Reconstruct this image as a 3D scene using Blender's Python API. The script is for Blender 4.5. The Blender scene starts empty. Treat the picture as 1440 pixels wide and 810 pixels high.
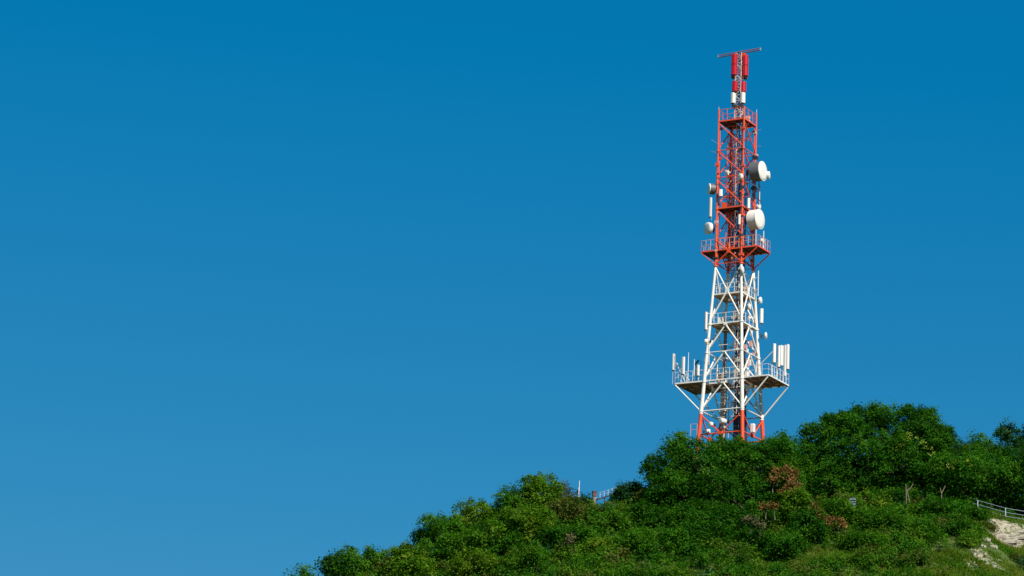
import bpy, math, random
import numpy as np
from mathutils import Vector, Matrix

PI = math.pi
R = math.radians
scene = bpy.context.scene
C = scene.collection

# ------------------------------------------------------------------ camera
F_PX, PITCH, ROLL = 5100.0, R(15.29), R(2.12)        # focal length in pixels of a 1440 wide frame
EYE = Vector((0, 0, 1.7))
cam_d = bpy.data.cameras.new('camera')
cam = bpy.data.objects.new('camera', cam_d)
C.objects.link(cam)
cam_d.sensor_width = 36
cam_d.lens = F_PX / 1440 * 36
cam_d.clip_start, cam_d.clip_end = 1.0, 20000
cam.matrix_world = Matrix.Translation(EYE) @ Matrix.Rotation(PI / 2 + PITCH, 4, 'X') @ Matrix.Rotation(ROLL, 4, 'Z')
scene.camera = cam

# ------------------------------------------------------------------ light
SUN_AZ, SUN_EL = R(-60), R(43)                        # angle from +X, height
sd = bpy.data.lights.new('sun', 'SUN')
sd.energy, sd.angle, sd.color = 4.9, R(0.5), (1.0, 0.95, 0.86)
sun = bpy.data.objects.new('sun', sd)
C.objects.link(sun)
sdir = Vector((math.cos(SUN_EL) * math.cos(SUN_AZ), math.cos(SUN_EL) * math.sin(SUN_AZ), math.sin(SUN_EL)))
sun.rotation_euler = sdir.to_track_quat('Z', 'Y').to_euler()
sun.location = (60, -40, 200)

world = bpy.data.worlds.new('World')
scene.world = world
world.use_nodes = True
nt = world.node_tree
nt.nodes.clear()
sky = nt.nodes.new('ShaderNodeTexSky')
sky.sky_type = 'NISHITA'
sky.sun_disc = False
sky.sun_elevation = SUN_EL
sky.sun_rotation = PI / 2 - SUN_AZ
sky.altitude = 0
sky.air_density, sky.dust_density, sky.ozone_density = 1.0, 0.0, 6.0
hs = nt.nodes.new('ShaderNodeHueSaturation')
hs.inputs['Saturation'].default_value = 1.25
hs.inputs['Value'].default_value = 1.0
# one colour grade for the whole sky (the deep, slightly cyan blue of the photograph)
sp = nt.nodes.new('ShaderNodeSeparateColor')
cb = nt.nodes.new('ShaderNodeCombineColor')


def wmath(op, a, b_):
    n_ = nt.nodes.new('ShaderNodeMath')
    n_.operation = op
    nt.links.new(a, n_.inputs[0])
    n_.inputs[1].default_value = b_
    return n_.outputs[0]


nt.links.new(hs.outputs[0], sp.inputs[0])
nt.links.new(wmath('MAXIMUM', wmath('MULTIPLY', wmath('SUBTRACT', sp.outputs[0], 0.395), 0.56), 0.01), cb.inputs[0])
nt.links.new(wmath('MULTIPLY', wmath('POWER', sp.outputs[1], 0.63), 1.25), cb.inputs[1])
nt.links.new(wmath('MULTIPLY', wmath('POWER', sp.outputs[2], 0.47), 2.11), cb.inputs[2])
bg = nt.nodes.new('ShaderNodeBackground')
bg.inputs['Strength'].default_value = 0.0875
wo = nt.nodes.new('ShaderNodeOutputWorld')
nt.links.new(sky.outputs[0], hs.inputs['Color'])
nt.links.new(cb.outputs[0], bg.inputs['Color'])
nt.links.new(bg.outputs[0], wo.inputs['Surface'])

scene.view_settings.view_transform = 'Standard'
scene.view_settings.look = 'None'
scene.view_settings.exposure = 0.2
scene.view_settings.gamma = 1
scene.render.engine = 'CYCLES'
scene.cycles.max_bounces = 6
scene.cycles.transparent_max_bounces = 8


# ------------------------------------------------------------------ surveying helper: bearing in the photograph + real distance -> place
def bearing(px, py):
    u2, v2 = px - 720, 405 - py
    c, s = math.cos(ROLL), math.sin(ROLL)
    u, v = u2 * c - v2 * s, u2 * s + v2 * c
    cp, sp = math.cos(PITCH), math.sin(PITCH)
    return Vector((u, F_PX * cp - v * sp, F_PX * sp + v * cp))


def at(px, py, Y):
    d = bearing(px, py)
    return EYE + d * (Y / d.y)


# ------------------------------------------------------------------ tagging
def tag(o, label=None, cat=None, group=None, kind=None):
    if label: o['label'] = label
    if cat: o['category'] = cat
    if group: o['group'] = group
    if kind: o['kind'] = kind
    return o


def empty(name, loc, rz=0, label=None, cat=None, group=None):
    o = bpy.data.objects.new(name, None)
    C.objects.link(o)
    o.location = loc
    o.rotation_euler = (0, 0, rz)
    o.empty_display_size = 0.3
    return tag(o, label, cat, group)


# ------------------------------------------------------------------ materials
def new_mat(name):
    m = bpy.data.materials.new(name)
    m.use_nodes = True
    t = m.node_tree
    return m, t, t.nodes['Principled BSDF']


def painted(name, col, rough=0.45, metal=0.0, wear=0.25, worn=(0.25, 0.18, 0.13), scale=1.2):
    """paint with faint weathering, rust streaks running down, fine relief"""
    m, t, b = new_mat(name)
    tc = t.nodes.new('ShaderNodeTexCoord')
    mp = t.nodes.new('ShaderNodeMapping')
    mp.inputs['Scale'].default_value = (3.0, 3.0, 0.7)
    n1 = t.nodes.new('ShaderNodeTexNoise')
    n1.inputs['Scale'].default_value = scale
    n1.inputs['Detail'].default_value = 6
    n1.inputs['Roughness'].default_value = 0.65
    cr = t.nodes.new('ShaderNodeValToRGB')
    cr.color_ramp.elements[0].position = 0.46
    cr.color_ramp.elements[0].color = (0, 0, 0, 1)
    cr.color_ramp.elements[1].position = 0.78
    cr.color_ramp.elements[1].color = (1, 1, 1, 1)
    mu = t.nodes.new('ShaderNodeMath'); mu.operation = 'MULTIPLY'
    mu.inputs[1].default_value = wear
    mx = t.nodes.new('ShaderNodeMix'); mx.data_type = 'RGBA'
    mx.inputs['A'].default_value = (*col, 1)
    mx.inputs['B'].default_value = (*worn, 1)
    t.links.new(tc.outputs['Object'], mp.inputs[0])
    t.links.new(mp.outputs[0], n1.inputs['Vector'])
    t.links.new(n1.outputs['Fac'], cr.inputs[0])
    t.links.new(cr.outputs[0], mu.inputs[0])
    t.links.new(mu.outputs[0], mx.inputs['Factor'])
    t.links.new(mx.outputs['Result'], b.inputs['Base Color'])
    b.inputs['Roughness'].default_value = rough
    b.inputs['Metallic'].default_value = metal
    bp = t.nodes.new('ShaderNodeBump')
    bp.inputs['Strength'].default_value = 0.15
    bp.inputs['Distance'].default_value = 0.01
    t.links.new(n1.outputs['Fac'], bp.inputs['Height'])
    t.links.new(bp.outputs[0], b.inputs['Normal'])
    return m


RED = painted('orange_red_paint', (0.84, 0.085, 0.016), 0.42, wear=0.3, worn=(0.66, 0.20, 0.11))
WHITE = painted('cream_white_paint', (0.86, 0.80, 0.71), 0.45, wear=0.35, worn=(0.45, 0.30, 0.20))
CRIMSON = painted('crimson_fibreglass', (0.55, 0.007, 0.012), 0.35, wear=0.15, worn=(0.4, 0.02, 0.02))
PANEL = painted('ivory_panel_plastic', (0.83, 0.78, 0.70), 0.4, wear=0.15, worn=(0.6, 0.5, 0.42))
RADOME = painted('radome_fabric', (0.84, 0.79, 0.72), 0.5, wear=0.12, worn=(0.6, 0.56, 0.5))
DRUM = painted('grey_shroud_metal', (0.11, 0.12, 0.125), 0.5, wear=0.3, worn=(0.2, 0.19, 0.17))
STEEL = painted('dark_steel', (0.05, 0.055, 0.065), 0.5, 0.2, wear=0.3, worn=(0.14, 0.1, 0.08))
GALV = painted('galvanised_steel', (0.42, 0.43, 0.44), 0.45, 0.3, wear=0.3)
CABLE = painted('black_cable_sheath', (0.028, 0.036, 0.07), 0.5, wear=0.2, worn=(0.1, 0.1, 0.1))
CABLE_V = painted('faded_cable_sheath', (0.16, 0.15, 0.19), 0.5, wear=0.2, worn=(0.3, 0.2, 0.2))
RUSTRED = painted('red_oxide_deck', (0.08, 0.014, 0.012), 0.7, wear=0.5, worn=(0.05, 0.02, 0.02))
TAN = painted('weathered_timber_deck', (0.44, 0.29, 0.19), 0.8, wear=0.6, worn=(0.22, 0.13, 0.08))
BROWN_DECK = painted('dark_timber_deck', (0.24, 0.14, 0.09), 0.8, wear=0.6, worn=(0.12, 0.07, 0.05))
PINK = painted('sun_faded_red_paint', (0.70, 0.36, 0.30), 0.5, wear=0.4, worn=(0.8, 0.6, 0.5))
VIOLET = painted('violet_grey_sheath', (0.14, 0.10, 0.22), 0.5)
FADED = painted('faded_pinkish_white_paint', (0.72, 0.60, 0.54), 0.5, wear=0.5, worn=(0.5, 0.28, 0.22))
BROWN = painted('brown_brickwork', (0.16, 0.06, 0.04), 0.8, wear=0.5, worn=(0.15, 0.07, 0.05))
FENCEP = painted('pale_blue_fence_paint', (0.34, 0.44, 0.48), 0.5, wear=0.3, worn=(0.3, 0.3, 0.28))
DEADWOOD = painted('bleached_dead_wood', (0.22, 0.17, 0.11), 0.9, wear=0.5, worn=(0.14, 0.10, 0.07), scale=4)
BARK = painted('brown_bark', (0.10, 0.07, 0.045), 0.9, wear=0.6, worn=(0.05, 0.04, 0.03), scale=5)


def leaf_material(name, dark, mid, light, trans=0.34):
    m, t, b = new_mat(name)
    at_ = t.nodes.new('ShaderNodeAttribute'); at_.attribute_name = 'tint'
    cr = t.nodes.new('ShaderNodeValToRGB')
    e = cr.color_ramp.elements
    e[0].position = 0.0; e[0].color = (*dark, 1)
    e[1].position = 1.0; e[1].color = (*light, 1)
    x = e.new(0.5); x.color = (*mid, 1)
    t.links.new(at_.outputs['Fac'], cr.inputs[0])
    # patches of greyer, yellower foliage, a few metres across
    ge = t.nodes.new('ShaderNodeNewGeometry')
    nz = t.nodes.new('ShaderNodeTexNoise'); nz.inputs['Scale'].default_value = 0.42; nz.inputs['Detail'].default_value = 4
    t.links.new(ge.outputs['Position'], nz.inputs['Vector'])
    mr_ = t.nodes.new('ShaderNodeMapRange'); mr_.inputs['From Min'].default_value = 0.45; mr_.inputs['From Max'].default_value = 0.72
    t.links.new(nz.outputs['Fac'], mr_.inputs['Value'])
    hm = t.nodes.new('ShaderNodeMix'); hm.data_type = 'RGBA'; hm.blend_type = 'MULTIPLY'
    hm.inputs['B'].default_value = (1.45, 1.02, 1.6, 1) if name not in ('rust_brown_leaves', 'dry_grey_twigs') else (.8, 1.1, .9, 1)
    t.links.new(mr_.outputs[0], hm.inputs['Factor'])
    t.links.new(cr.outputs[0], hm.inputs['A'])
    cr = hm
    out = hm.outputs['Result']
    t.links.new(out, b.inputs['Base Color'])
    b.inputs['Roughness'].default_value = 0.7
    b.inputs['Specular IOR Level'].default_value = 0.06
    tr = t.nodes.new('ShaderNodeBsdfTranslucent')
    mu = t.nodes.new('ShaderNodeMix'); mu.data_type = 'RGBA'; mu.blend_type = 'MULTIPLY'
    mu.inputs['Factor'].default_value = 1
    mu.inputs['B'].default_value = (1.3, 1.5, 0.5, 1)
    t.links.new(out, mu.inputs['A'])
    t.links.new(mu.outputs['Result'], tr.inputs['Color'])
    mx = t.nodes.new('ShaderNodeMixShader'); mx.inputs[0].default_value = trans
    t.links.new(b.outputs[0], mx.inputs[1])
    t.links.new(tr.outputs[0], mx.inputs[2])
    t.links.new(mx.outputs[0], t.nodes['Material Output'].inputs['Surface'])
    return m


LEAF = {
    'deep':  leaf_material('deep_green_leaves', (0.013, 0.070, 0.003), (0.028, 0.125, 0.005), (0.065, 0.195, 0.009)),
    'mid':   leaf_material('mid_green_leaves', (0.021, 0.088, 0.003), (0.048, 0.16, 0.006), (0.10, 0.235, 0.011)),
    'light': leaf_material('fresh_green_leaves', (0.034, 0.105, 0.003), (0.075, 0.185, 0.007), (0.15, 0.26, 0.014)),
    'olive': leaf_material('olive_green_leaves', (0.040, 0.070, 0.008), (0.085, 0.118, 0.016), (0.16, 0.175, 0.04)),
    'bluish': leaf_material('blue_green_leaves', (0.010, 0.052, 0.014), (0.022, 0.092, 0.024), (0.050, 0.145, 0.04)),
    'rust':  leaf_material('rust_brown_leaves', (0.07, 0.036, 0.010), (0.17, 0.080, 0.024), (0.28, 0.15, 0.05), 0.2),
    'dry':   leaf_material('dry_grey_twigs', (0.05, 0.050, 0.020), (0.105, 0.085, 0.038), (0.17, 0.135, 0.07), 0.1),
    'yellow': leaf_material('yellow_green_highlights', (0.12, 0.18, 0.01), (0.26, 0.34, 0.03), (0.42, 0.46, 0.10)),  # highlights on two crowns, put into the leaf colour
    'grass': leaf_material('slope_grass_blades', (0.040, 0.12, 0.004), (0.095, 0.185, 0.008), (0.24, 0.26, 0.05), 0.3),
}


# ------------------------------------------------------------------ mesh builder
class MB:
    def __init__(self):
        self.v, self.f, self.mi, self.sm = [], [], [], []

    def add(self, vs, fs, mi=0, smooth=False):
        k = len(self.v)
        self.v += [tuple(p) for p in vs]
        for f in fs:
            self.f.append(tuple(i + k for i in f))
            self.mi.append(mi)
            self.sm.append(smooth)
        return self

    def box(self, c, s, M=None, mi=0):
        c = Vector(c)
        h = Vector(s) * 0.5
        vs = []
        for z in (-1, 1):
            for x, y in ((-1, -1), (1, -1), (1, 1), (-1, 1)):
                p = Vector((x * h.x, y * h.y, z * h.z))
                if M is not None: p = M @ p
                vs.append(c + p)
        return self.add(vs, [(3, 2, 1, 0), (4, 5, 6, 7), (0, 1, 5, 4), (1, 2, 6, 5), (2, 3, 7, 6), (3, 0, 4, 7)], mi)

    def beam(self, a, b, w, h=None, mi=0):
        """rectangular bar from a to b, w wide across, h high"""
        a, b = Vector(a), Vector(b)
        h = h or w
        d = (b - a)
        L = d.length
        d.normalize()
        up = Vector((0, 0, 1)) if abs(d.z) < 0.95 else Vector((0, 1, 0))
        x = d.cross(up).normalized()
        z = x.cross(d).normalized()
        M = Matrix((x, d, z)).transposed()
        return self.box((a + b) / 2, (w, L, h), M, mi)

    def tube(self, a, b, r, r2=None, n=8, mi=0, caps=True):
        a, b = Vector(a), Vector(b)
        r2 = r if r2 is None else r2
        d = (b - a).normalized()
        up = Vector((0, 0, 1)) if abs(d.z) < 0.95 else Vector((0, 1, 0))
        x = d.cross(up).normalized()
        y = d.cross(x).normalized()
        vs = []
        for p, q in ((a, r), (b, r2)):
            for i in range(n):
                t = 2 * PI * i / n
                vs.append(p + x * (math.cos(t) * q) + y * (math.sin(t) * q))
        fs = [(i, (i + 1) % n, n + (i + 1) % n, n + i) for i in range(n)]
        self.add(vs, fs, mi, True)
        if caps:
            self.add(vs[:n], [tuple(range(n - 1, -1, -1))], mi)
            self.add(vs[n:], [tuple(range(n))], mi)
        return self

    def path(self, pts, r, n=6, mi=0):
        for a, b in zip(pts[:-1], pts[1:]):
            self.tube(a, b, r, n=n, mi=mi)
        return self

    def lathe(self, prof, axis_m, n=28, mi=0, smooth=True):
        """prof: (distance along axis, radius); axis_m: 4x4 whose +X is the axis"""
        vs, fs = [], []
        for (x, r) in prof:
            for i in range(n):
                t = 2 * PI * i / n
                vs.append(axis_m @ Vector((x, math.cos(t) * r, math.sin(t) * r)))
        for k in range(len(prof) - 1):
            for i in range(n):
                j = (i + 1) % n
                fs.append((k * n + i, k * n + j, (k + 1) * n + j, (k + 1) * n + i))
        return self.add(vs, fs, mi, smooth)

    def mesh(self, name, mats):
        me = bpy.data.meshes.new(name)
        me.from_pydata(self.v, [], self.f)
        for m in mats: me.materials.append(m)
        me.polygons.foreach_set('material_index', self.mi)
        me.polygons.foreach_set('use_smooth', self.sm)
        me.validate()
        me.update()
        return me

    def build(self, name, mats, parent=None):
        if not isinstance(mats, (list, tuple)): mats = [mats]
        o = bpy.data.objects.new(name, self.mesh(name, mats))
        C.objects.link(o)
        if parent is not None: o.parent = parent
        return o


def link(name, me, parent=None, loc=(0, 0, 0), rot=(0, 0, 0), scale=(1, 1, 1)):
    o = bpy.data.objects.new(name, me)
    C.objects.link(o)
    o.parent = parent
    o.location = loc
    o.rotation_euler = rot
    o.scale = scale
    return o


def bevelled(o, w=0.02, seg=2):
    m = o.modifiers.new('edge', 'BEVEL')
    m.width = w
    m.segments = seg
    m.limit_method = 'ANGLE'
    return o


# ------------------------------------------------------------------ terrain
CREST = [(-420, 10), (-200, 22), (-60, 47), (-21, 63.1), (-10.8, 67.5), (-0.5, 72.0), (9.9, 75.0), (24, 75.6), (36, 76.6),
         (44, 77.0), (49.4, 76.0), (53, 75.4), (70, 76.0), (120, 74), (300, 60), (420, 40)]
CX = np.array([c[0] for c in CREST], float)
CZ = np.array([c[1] for c in CREST], float)


def sstep(a, b, x):
    t = np.clip((x - a) / (b - a), 0, 1)
    return t * t * (3 - 2 * t)


def wob(x, y, s, seed):
    a = seed * 1.7
    return (np.sin(x / s + a) * np.cos(y / s * 1.3 + a * 2.1) + 0.5 * np.sin(x / s * 2.3 + y / s * 1.9 + a) +
            0.25 * np.sin(x / s * 4.7 - y / s * 3.9 + 2 * a)) / 1.75


def terrain(x, y):
    x = np.asarray(x, float); y = np.asarray(y, float)
    cz = np.interp(x, CX, CZ)
    edge = 350 + 1.5 * np.sin(x / 11.0) * sstep(40, 30, x)
    d = edge - y                                   # metres in front of the crest line
    front = cz - 0.60 * np.clip(d, 0, None) - 0.35 * (np.sqrt(np.clip(d, 0, None) ** 2 + 4) - np.clip(d, 0, None) - 2) * 0
    mound = 4.6 * sstep(6, 20, x) * sstep(75, 50, x) * sstep(352, 364, y)
    back = cz + mound - 0.22 * np.clip(y - 392, 0, None)
    z = np.where(d > 0, front, back)
    z = z + 0.35 * wob(x, y, 5.0, 1) * sstep(0.5, 4, np.abs(d)) + 1.2 * wob(x, y, 31.0, 4) * sstep(12, 40, np.abs(d))
    # cut bank on the right: a steeper face under the fence
    k = sstep(46.0, 49.0, x)
    z = z - k * 1.1 * sstep(348.4, 347.0, y) * (1 - sstep(338, 330, y))
    return z


def ground_hit(px, py):
    d = bearing(px, py)
    d = d / d.y
    for Y in np.arange(325, 372, 0.1):
        p = EYE + d * Y
        if p.z <= float(terrain(p.x, p.y)) + 0.02:
            return p
    return EYE + d * 352


def grid_axis(pieces):
    out = []
    for a, b, n in pieces:
        out += list(np.linspace(a, b, n, endpoint=False))
    out.append(pieces[-1][1])
    return np.array(out)


gx = grid_axis([(-420, -60, 40), (-60, 90, 480), (90, 420, 36)])
gy = grid_axis([(150, 320, 34), (320, 380, 240), (380, 700, 40)])
GX, GY = np.meshgrid(gx, gy)
GZ = terrain(GX, GY)
border = np.minimum.reduce([sstep(-420, -380, GX), sstep(420, 380, GX), sstep(700, 640, GY)])
GZ = np.maximum(GZ * border, -1.0) - (1 - border) * 1.0
nx, ny = len(gx), len(gy)
verts = np.stack([GX.ravel(), GY.ravel(), GZ.ravel()], 1)
idx = np.arange(nx * ny).reshape(ny, nx)
quads = np.stack([idx[:-1, :-1], idx[:-1, 1:], idx[1:, 1:], idx[1:, :-1]], -1).reshape(-1, 4)


def np_mesh(name, V, Q, mats, tint=None, smooth=False, dom='POINT'):
    me = bpy.data.meshes.new(name)
    me.vertices.add(len(V)); me.vertices.foreach_set('co', np.ascontiguousarray(V, np.float32).ravel())
    k = Q.shape[1]
    me.loops.add(Q.size); me.loops.foreach_set('vertex_index', np.ascontiguousarray(Q, np.int32).ravel())
    me.polygons.add(len(Q)); me.polygons.foreach_set('loop_start', np.arange(0, Q.size, k, dtype=np.int32))
    me.polygons.foreach_set('use_smooth', np.full(len(Q), smooth, bool))
    for m in mats: me.materials.append(m)
    if tint is not None:
        a = me.attributes.new('tint', 'FLOAT', dom)
        a.data.foreach_set('value', np.ascontiguousarray(tint, np.float32))
    me.update(calc_edges=True)
    return me


def bare_at(x, y):
    """where the pale soil shows: the cut bank under the fence and worn patches below it"""
    x = np.asarray(x, float); y = np.asarray(y, float)
    n = wob(x, y, 0.8, 3) * 0.6 + wob(x, y, 2.1, 7)
    b = 0
    for (cx, cy, rx, ry, k) in BARE:
        q = ((x - cx) / rx) ** 2 + ((y - cy) / ry) ** 2
        b = np.maximum(b, k * np.clip(1.25 - q, 0, .8) + 0.12 * n)
    return np.clip(b, 0, 1)


def hit2(px, py):
    p = ground_hit(px, py)
    return p.x, p.y


BARE = []
for (px, py, rx, ry, k) in [(1418, 760, 3.2, 2.2, .80), (1384, 757, 1.2, 1.2, 0.70), (1376, 776, 1.3, 1.4, .74), (1385, 785, 1.6, .8, 0.62), (1440, 757, 2.6, 1.6, .75),
                            (1368, 797, 0.8, 1.3, 0.60), (1405, 798, 1.8, .8, 0.66), (1150, 792, 1.4, 0.7, 0.5), (1170, 778, 1.2, 0.6, 0.45),
                            (1391, 737, 0.6, 0.4, 0.72)]:
    cx_, cy_ = hit2(px, py)
    BARE.append((cx_, cy_, rx, ry, k))
bare = bare_at(verts[:, 0], verts[:, 1])

m, t, b = new_mat('hillside_soil_and_turf')
a_ = t.nodes.new('ShaderNodeAttribute'); a_.attribute_name = 'tint'
tc = t.nodes.new('ShaderNodeTexCoord')
n1 = t.nodes.new('ShaderNodeTexNoise'); n1.inputs['Scale'].default_value = 0.9; n1.inputs['Detail'].default_value = 8
n2 = t.nodes.new('ShaderNodeTexNoise'); n2.inputs['Scale'].default_value = 6.0; n2.inputs['Detail'].default_value = 5
cg = t.nodes.new('ShaderNodeValToRGB')
cg.color_ramp.elements[0].position = 0.35; cg.color_ramp.elements[0].color = (0.035, 0.075, 0.006, 1)
cg.color_ramp.elements[1].position = 0.68; cg.color_ramp.elements[1].color = (0.10, 0.13, 0.018, 1)
cs = t.nodes.new('ShaderNodeValToRGB')
cs.color_ramp.elements[0].position = 0.3; cs.color_ramp.elements[0].color = (0.22, 0.17, 0.10, 1)
cs.color_ramp.elements[1].position = 0.7; cs.color_ramp.elements[1].color = (0.52, 0.47, 0.36, 1)
mx = t.nodes.new('ShaderNodeMix'); mx.data_type = 'RGBA'
for n_ in (n1, n2): t.links.new(tc.outputs['Object'], n_.inputs['Vector'])
t.links.new(n1.outputs['Fac'], cg.inputs[0]); t.links.new(n2.outputs['Fac'], cs.inputs[0])
n3 = t.nodes.new('ShaderNodeTexNoise'); n3.inputs['Scale'].default_value = 2.2; n3.inputs['Detail'].default_value = 7; n3.inputs['Roughness'].default_value = 0.65
t.links.new(tc.outputs['Object'], n3.inputs['Vector'])
ad = t.nodes.new('ShaderNodeMath'); ad.operation = 'ADD'
t.links.new(a_.outputs['Fac'], ad.inputs[0]); t.links.new(n3.outputs['Fac'], ad.inputs[1])
mr = t.nodes.new('ShaderNodeMapRange'); mr.inputs['From Min'].default_value = 1.02; mr.inputs['From Max'].default_value = 1.14
t.links.new(ad.outputs[0], mr.inputs['Value'])
t.links.new(mr.outputs[0], mx.inputs['Factor'])
t.links.new(cg.outputs[0], mx.inputs['A']); t.links.new(cs.outputs[0], mx.inputs['B'])
t.links.new(mx.outputs['Result'], b.inputs['Base Color'])
b.inputs['Roughness'].default_value = 0.95
bp = t.nodes.new('ShaderNodeBump'); bp.inputs['Strength'].default_value = 0.6; bp.inputs['Distance'].default_value = 0.15
t.links.new(n2.outputs['Fac'], bp.inputs['Height']); t.links.new(bp.outputs[0], b.inputs['Normal'])
SOIL = m
hill = link('hillside', np_mesh('hillside', verts, quads, [SOIL], bare, True))
tag(hill, kind='structure')

g = MB()
g.add([(-6000, -6000, 0), (6000, -6000, 0), (6000, 6000, 0), (-6000, 6000, 0)], [(0, 1, 2, 3)])
go = g.build('ground', SOIL)
tag(go, kind='structure')

# ------------------------------------------------------------------ TOWER
TX, TY, TB, TROT = 23.24, 366.0, 80.0, R(-29.7)
tw = empty('lattice_tower', (TX, TY, TB), TROT, 'tall red and white steel lattice telecommunications tower rising above the hilltop trees',
           'communications tower')
TM = Matrix.Translation((TX, TY, TB)) @ Matrix.Rotation(TROT, 4, 'Z')


def half(z):                                           # half width of the square plan at height z (absolute)
    return 1.48 if z > 104.8 else 1.48 + (104.8 - z) * 0.0547


def P(x, y, z):                                        # tower-local point, z given as absolute height
    return Vector((x, y, z - TB))


def corner(k, z):
    h = half(z)
    return [P(-h, -h, z), P(h, -h, z), P(h, h, z), P(-h, h, z)][k]


def paint(z):
    return WHITE if 88.75 < z < 104.8 else RED


for k in range(4):
    mb = MB()
    mb.tube(corner(k, 79.0), corner(k, 88.75), 0.22, 0.205, 10, 0)
    mb.tube(corner(k, 88.75), corner(k, 97.0), 0.205, 0.165, 10, 1)
    mb.tube(corner(k, 97.0), corner(k, 104.8), 0.165, 0.14, 10, 1)
    mb.tube(corner(k, 104.8), corner(k, 122.0), 0.10, 0.09, 10, 0)
    for z in (92.2, 98.4, 104.8, 111.0, 117.4, 95.3, 89.0):      # bolted flange rings
        mb.tube(corner(k, z - 0.06), corner(k, z + 0.06), 0.24 if z < 105 else 0.18, n=10, mi=1 if 88.75 < z < 104.8 else 0)
    for z in (113.9, 114.6, 107.6, 106.9, 109.3, 112.4):
        mb.tube(corner(k, z - 0.14), corner(k, z + 0.14), 0.15, n=8, mi=0)
    mb.build('leg', [RED, WHITE], tw)


def face_pts(k, z):
    return corner(k, z), corner((k + 1) % 4, z)


def horizontal(z, r=0.055, mat=None):
    for k in range(4):
        a, b = face_pts(k, z)
        MB().tube(a, b, r).build('crossbeam', mat or paint(z), tw)


def lam(ztop, zbot, r=0.06):                           # two members from the middle of a beam down to the legs
    for k in range(4):
        a, b = face_pts(k, ztop)
        mid = (a + b) / 2
        c, d = face_pts(k, zbot)
        mt = paint((ztop + zbot) / 2)
        MB().tube(mid, c, r).build('brace', mt, tw)
        MB().tube(mid, d, r).build('brace', mt, tw)
        MB().box(mid, (0.34, 0.34, 0.16), Matrix.Rotation(PI / 2 * k, 3, 'Z')).build('gusset', mt, tw)


def vee(ztop, zbot, r=0.055):
    for k in range(4):
        a, b = face_pts(k, ztop)
        c, d = face_pts(k, zbot)
        mid = (c + d) / 2
        MB().tube(a, mid, r).build('brace', RED, tw)
        MB().tube(b, mid, r).build('brace', RED, tw)
        MB().box(mid, (0.5, 0.3, 0.3), Matrix.Rotation(PI / 2 * k, 3, 'Z')).build('gusset', RED, tw)


def cross(ztop, zbot, r=0.06):
    for k in range(4):
        a, b = face_pts(k, ztop)
        c, d = face_pts(k, zbot)
        mt = paint((ztop + zbot) / 2)
        MB().tube(a, d, r).build('brace', mt, tw)
        MB().tube(b, c, r * 0.98).build('brace', mt, tw)
        t_ = (a - b).length / ((a - b).length + (c - d).length)
        mid = a.lerp(d, t_)
        MB().box(mid, (0.40, 0.16, 0.40), Matrix.Rotation(PI / 2 * k, 3, 'Z')).build('gusset', mt, tw)


def diag(ztop, zbot, r=0.062):
    for k in range(4):
        a, _ = face_pts(k, ztop)
        _, d = face_pts(k, zbot)
        MB().tube(a, d, r).build('brace', paint(ztop), tw)


cross(86.2, 80.5)
horizontal(86.54, 0.08)
vee(88.65, 86.54, 0.07)
horizontal(89.05, 0.075)
lam(91.95, 89.2, 0.085)
horizontal(95.36, 0.06)
lam(95.30, 92.55, 0.085)
lam(98.25, 95.55, 0.085)
cross(104.65, 98.75, 0.085)
cross(107.6, 105.0, 0.075)
horizontal(105.0, 0.045)
horizontal(107.78, 0.045)
for zt, zb in ((110.95, 107.95), (114.2, 111.25), (117.35, 114.6), (120.5, 117.6)):
    diag(zt, zb)
horizontal(114.47, 0.045)
horizontal(117.45, 0.05)


def platform(z, rects, deck_mat, rim_mat, rail_h=1.1, railing=True, hole=None, label=None, rail_mat=None, plank_dir='x', step=0.55, pstep=1.0, rims=None):
    """thing > platform > deck_board, edge_beam, rail_post, handrail; rects are x0,x1,y0,y1 (tower-local)"""
    e = empty('platform', (0, 0, 0))
    e.parent = tw
    if label: e['label'] = label
    rail_mat = rail_mat or rim_mat
    for (x0, x1, y0, y1) in rects:
        n = max(1, round((y1 - y0) / step))
        w = (y1 - y0) / n
        for i in range(n):
            yc = y0 + (i + 0.5) * w
            segs = [(x0, x1)]
            if hole and yc > hole[2] and yc < hole[3]:
                segs = [(x0, min(x1, hole[0])), (max(x0, hole[1]), x1)]
            for (a, b_) in segs:
                if b_ - a > 0.05:
                    MB().box(P((a + b_) / 2, yc, z - 0.01 * (i % 2)), (b_ - a, w - 0.05, 0.05)).build('deck_board', deck_mat, e)
        nj = max(2, round((x1 - x0) / 1.1) + 1)
        for i in range(nj):                              # joists under the boards
            xc = x0 + 0.06 + (x1 - x0 - 0.12) * i / (nj - 1)
            MB().beam(P(xc, y0 + 0.04, z - 0.10), P(xc, y1 - 0.04, z - 0.10), 0.06, 0.11).build('joist', deck_mat, e)
    for (a, b_) in rims if rims is not None else []:
        a3, b3 = P(a[0], a[1], z + 0.01), P(b_[0], b_[1], z + 0.01)
        MB().beam(a3, b3, 0.08, 0.14).build('edge_beam', rim_mat, e)
        if railing:
            up = Vector((0, 0, 1))
            n = max(1, round((b3 - a3).length / pstep))
            for i in range(n + 1):
                q = a3.lerp(b3, i / n) + up * 0.09
                MB().tube(q, q + up * rail_h, 0.03, n=6).build('rail_post', rail_mat, e)
            for hh, rr in ((rail_h, 0.028), (rail_h * 0.52, 0.02)):
                MB().tube(a3 + up * (hh + 0.09), b3 + up * (hh + 0.09), rr, n=6).build('handrail', rail_mat, e)
    return e


def sq(h):
    return [((-h, -h), (h, -h)), ((h, -h), (h, h)), ((h, h), (-h, h)), ((-h, h), (-h, -h))]


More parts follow.
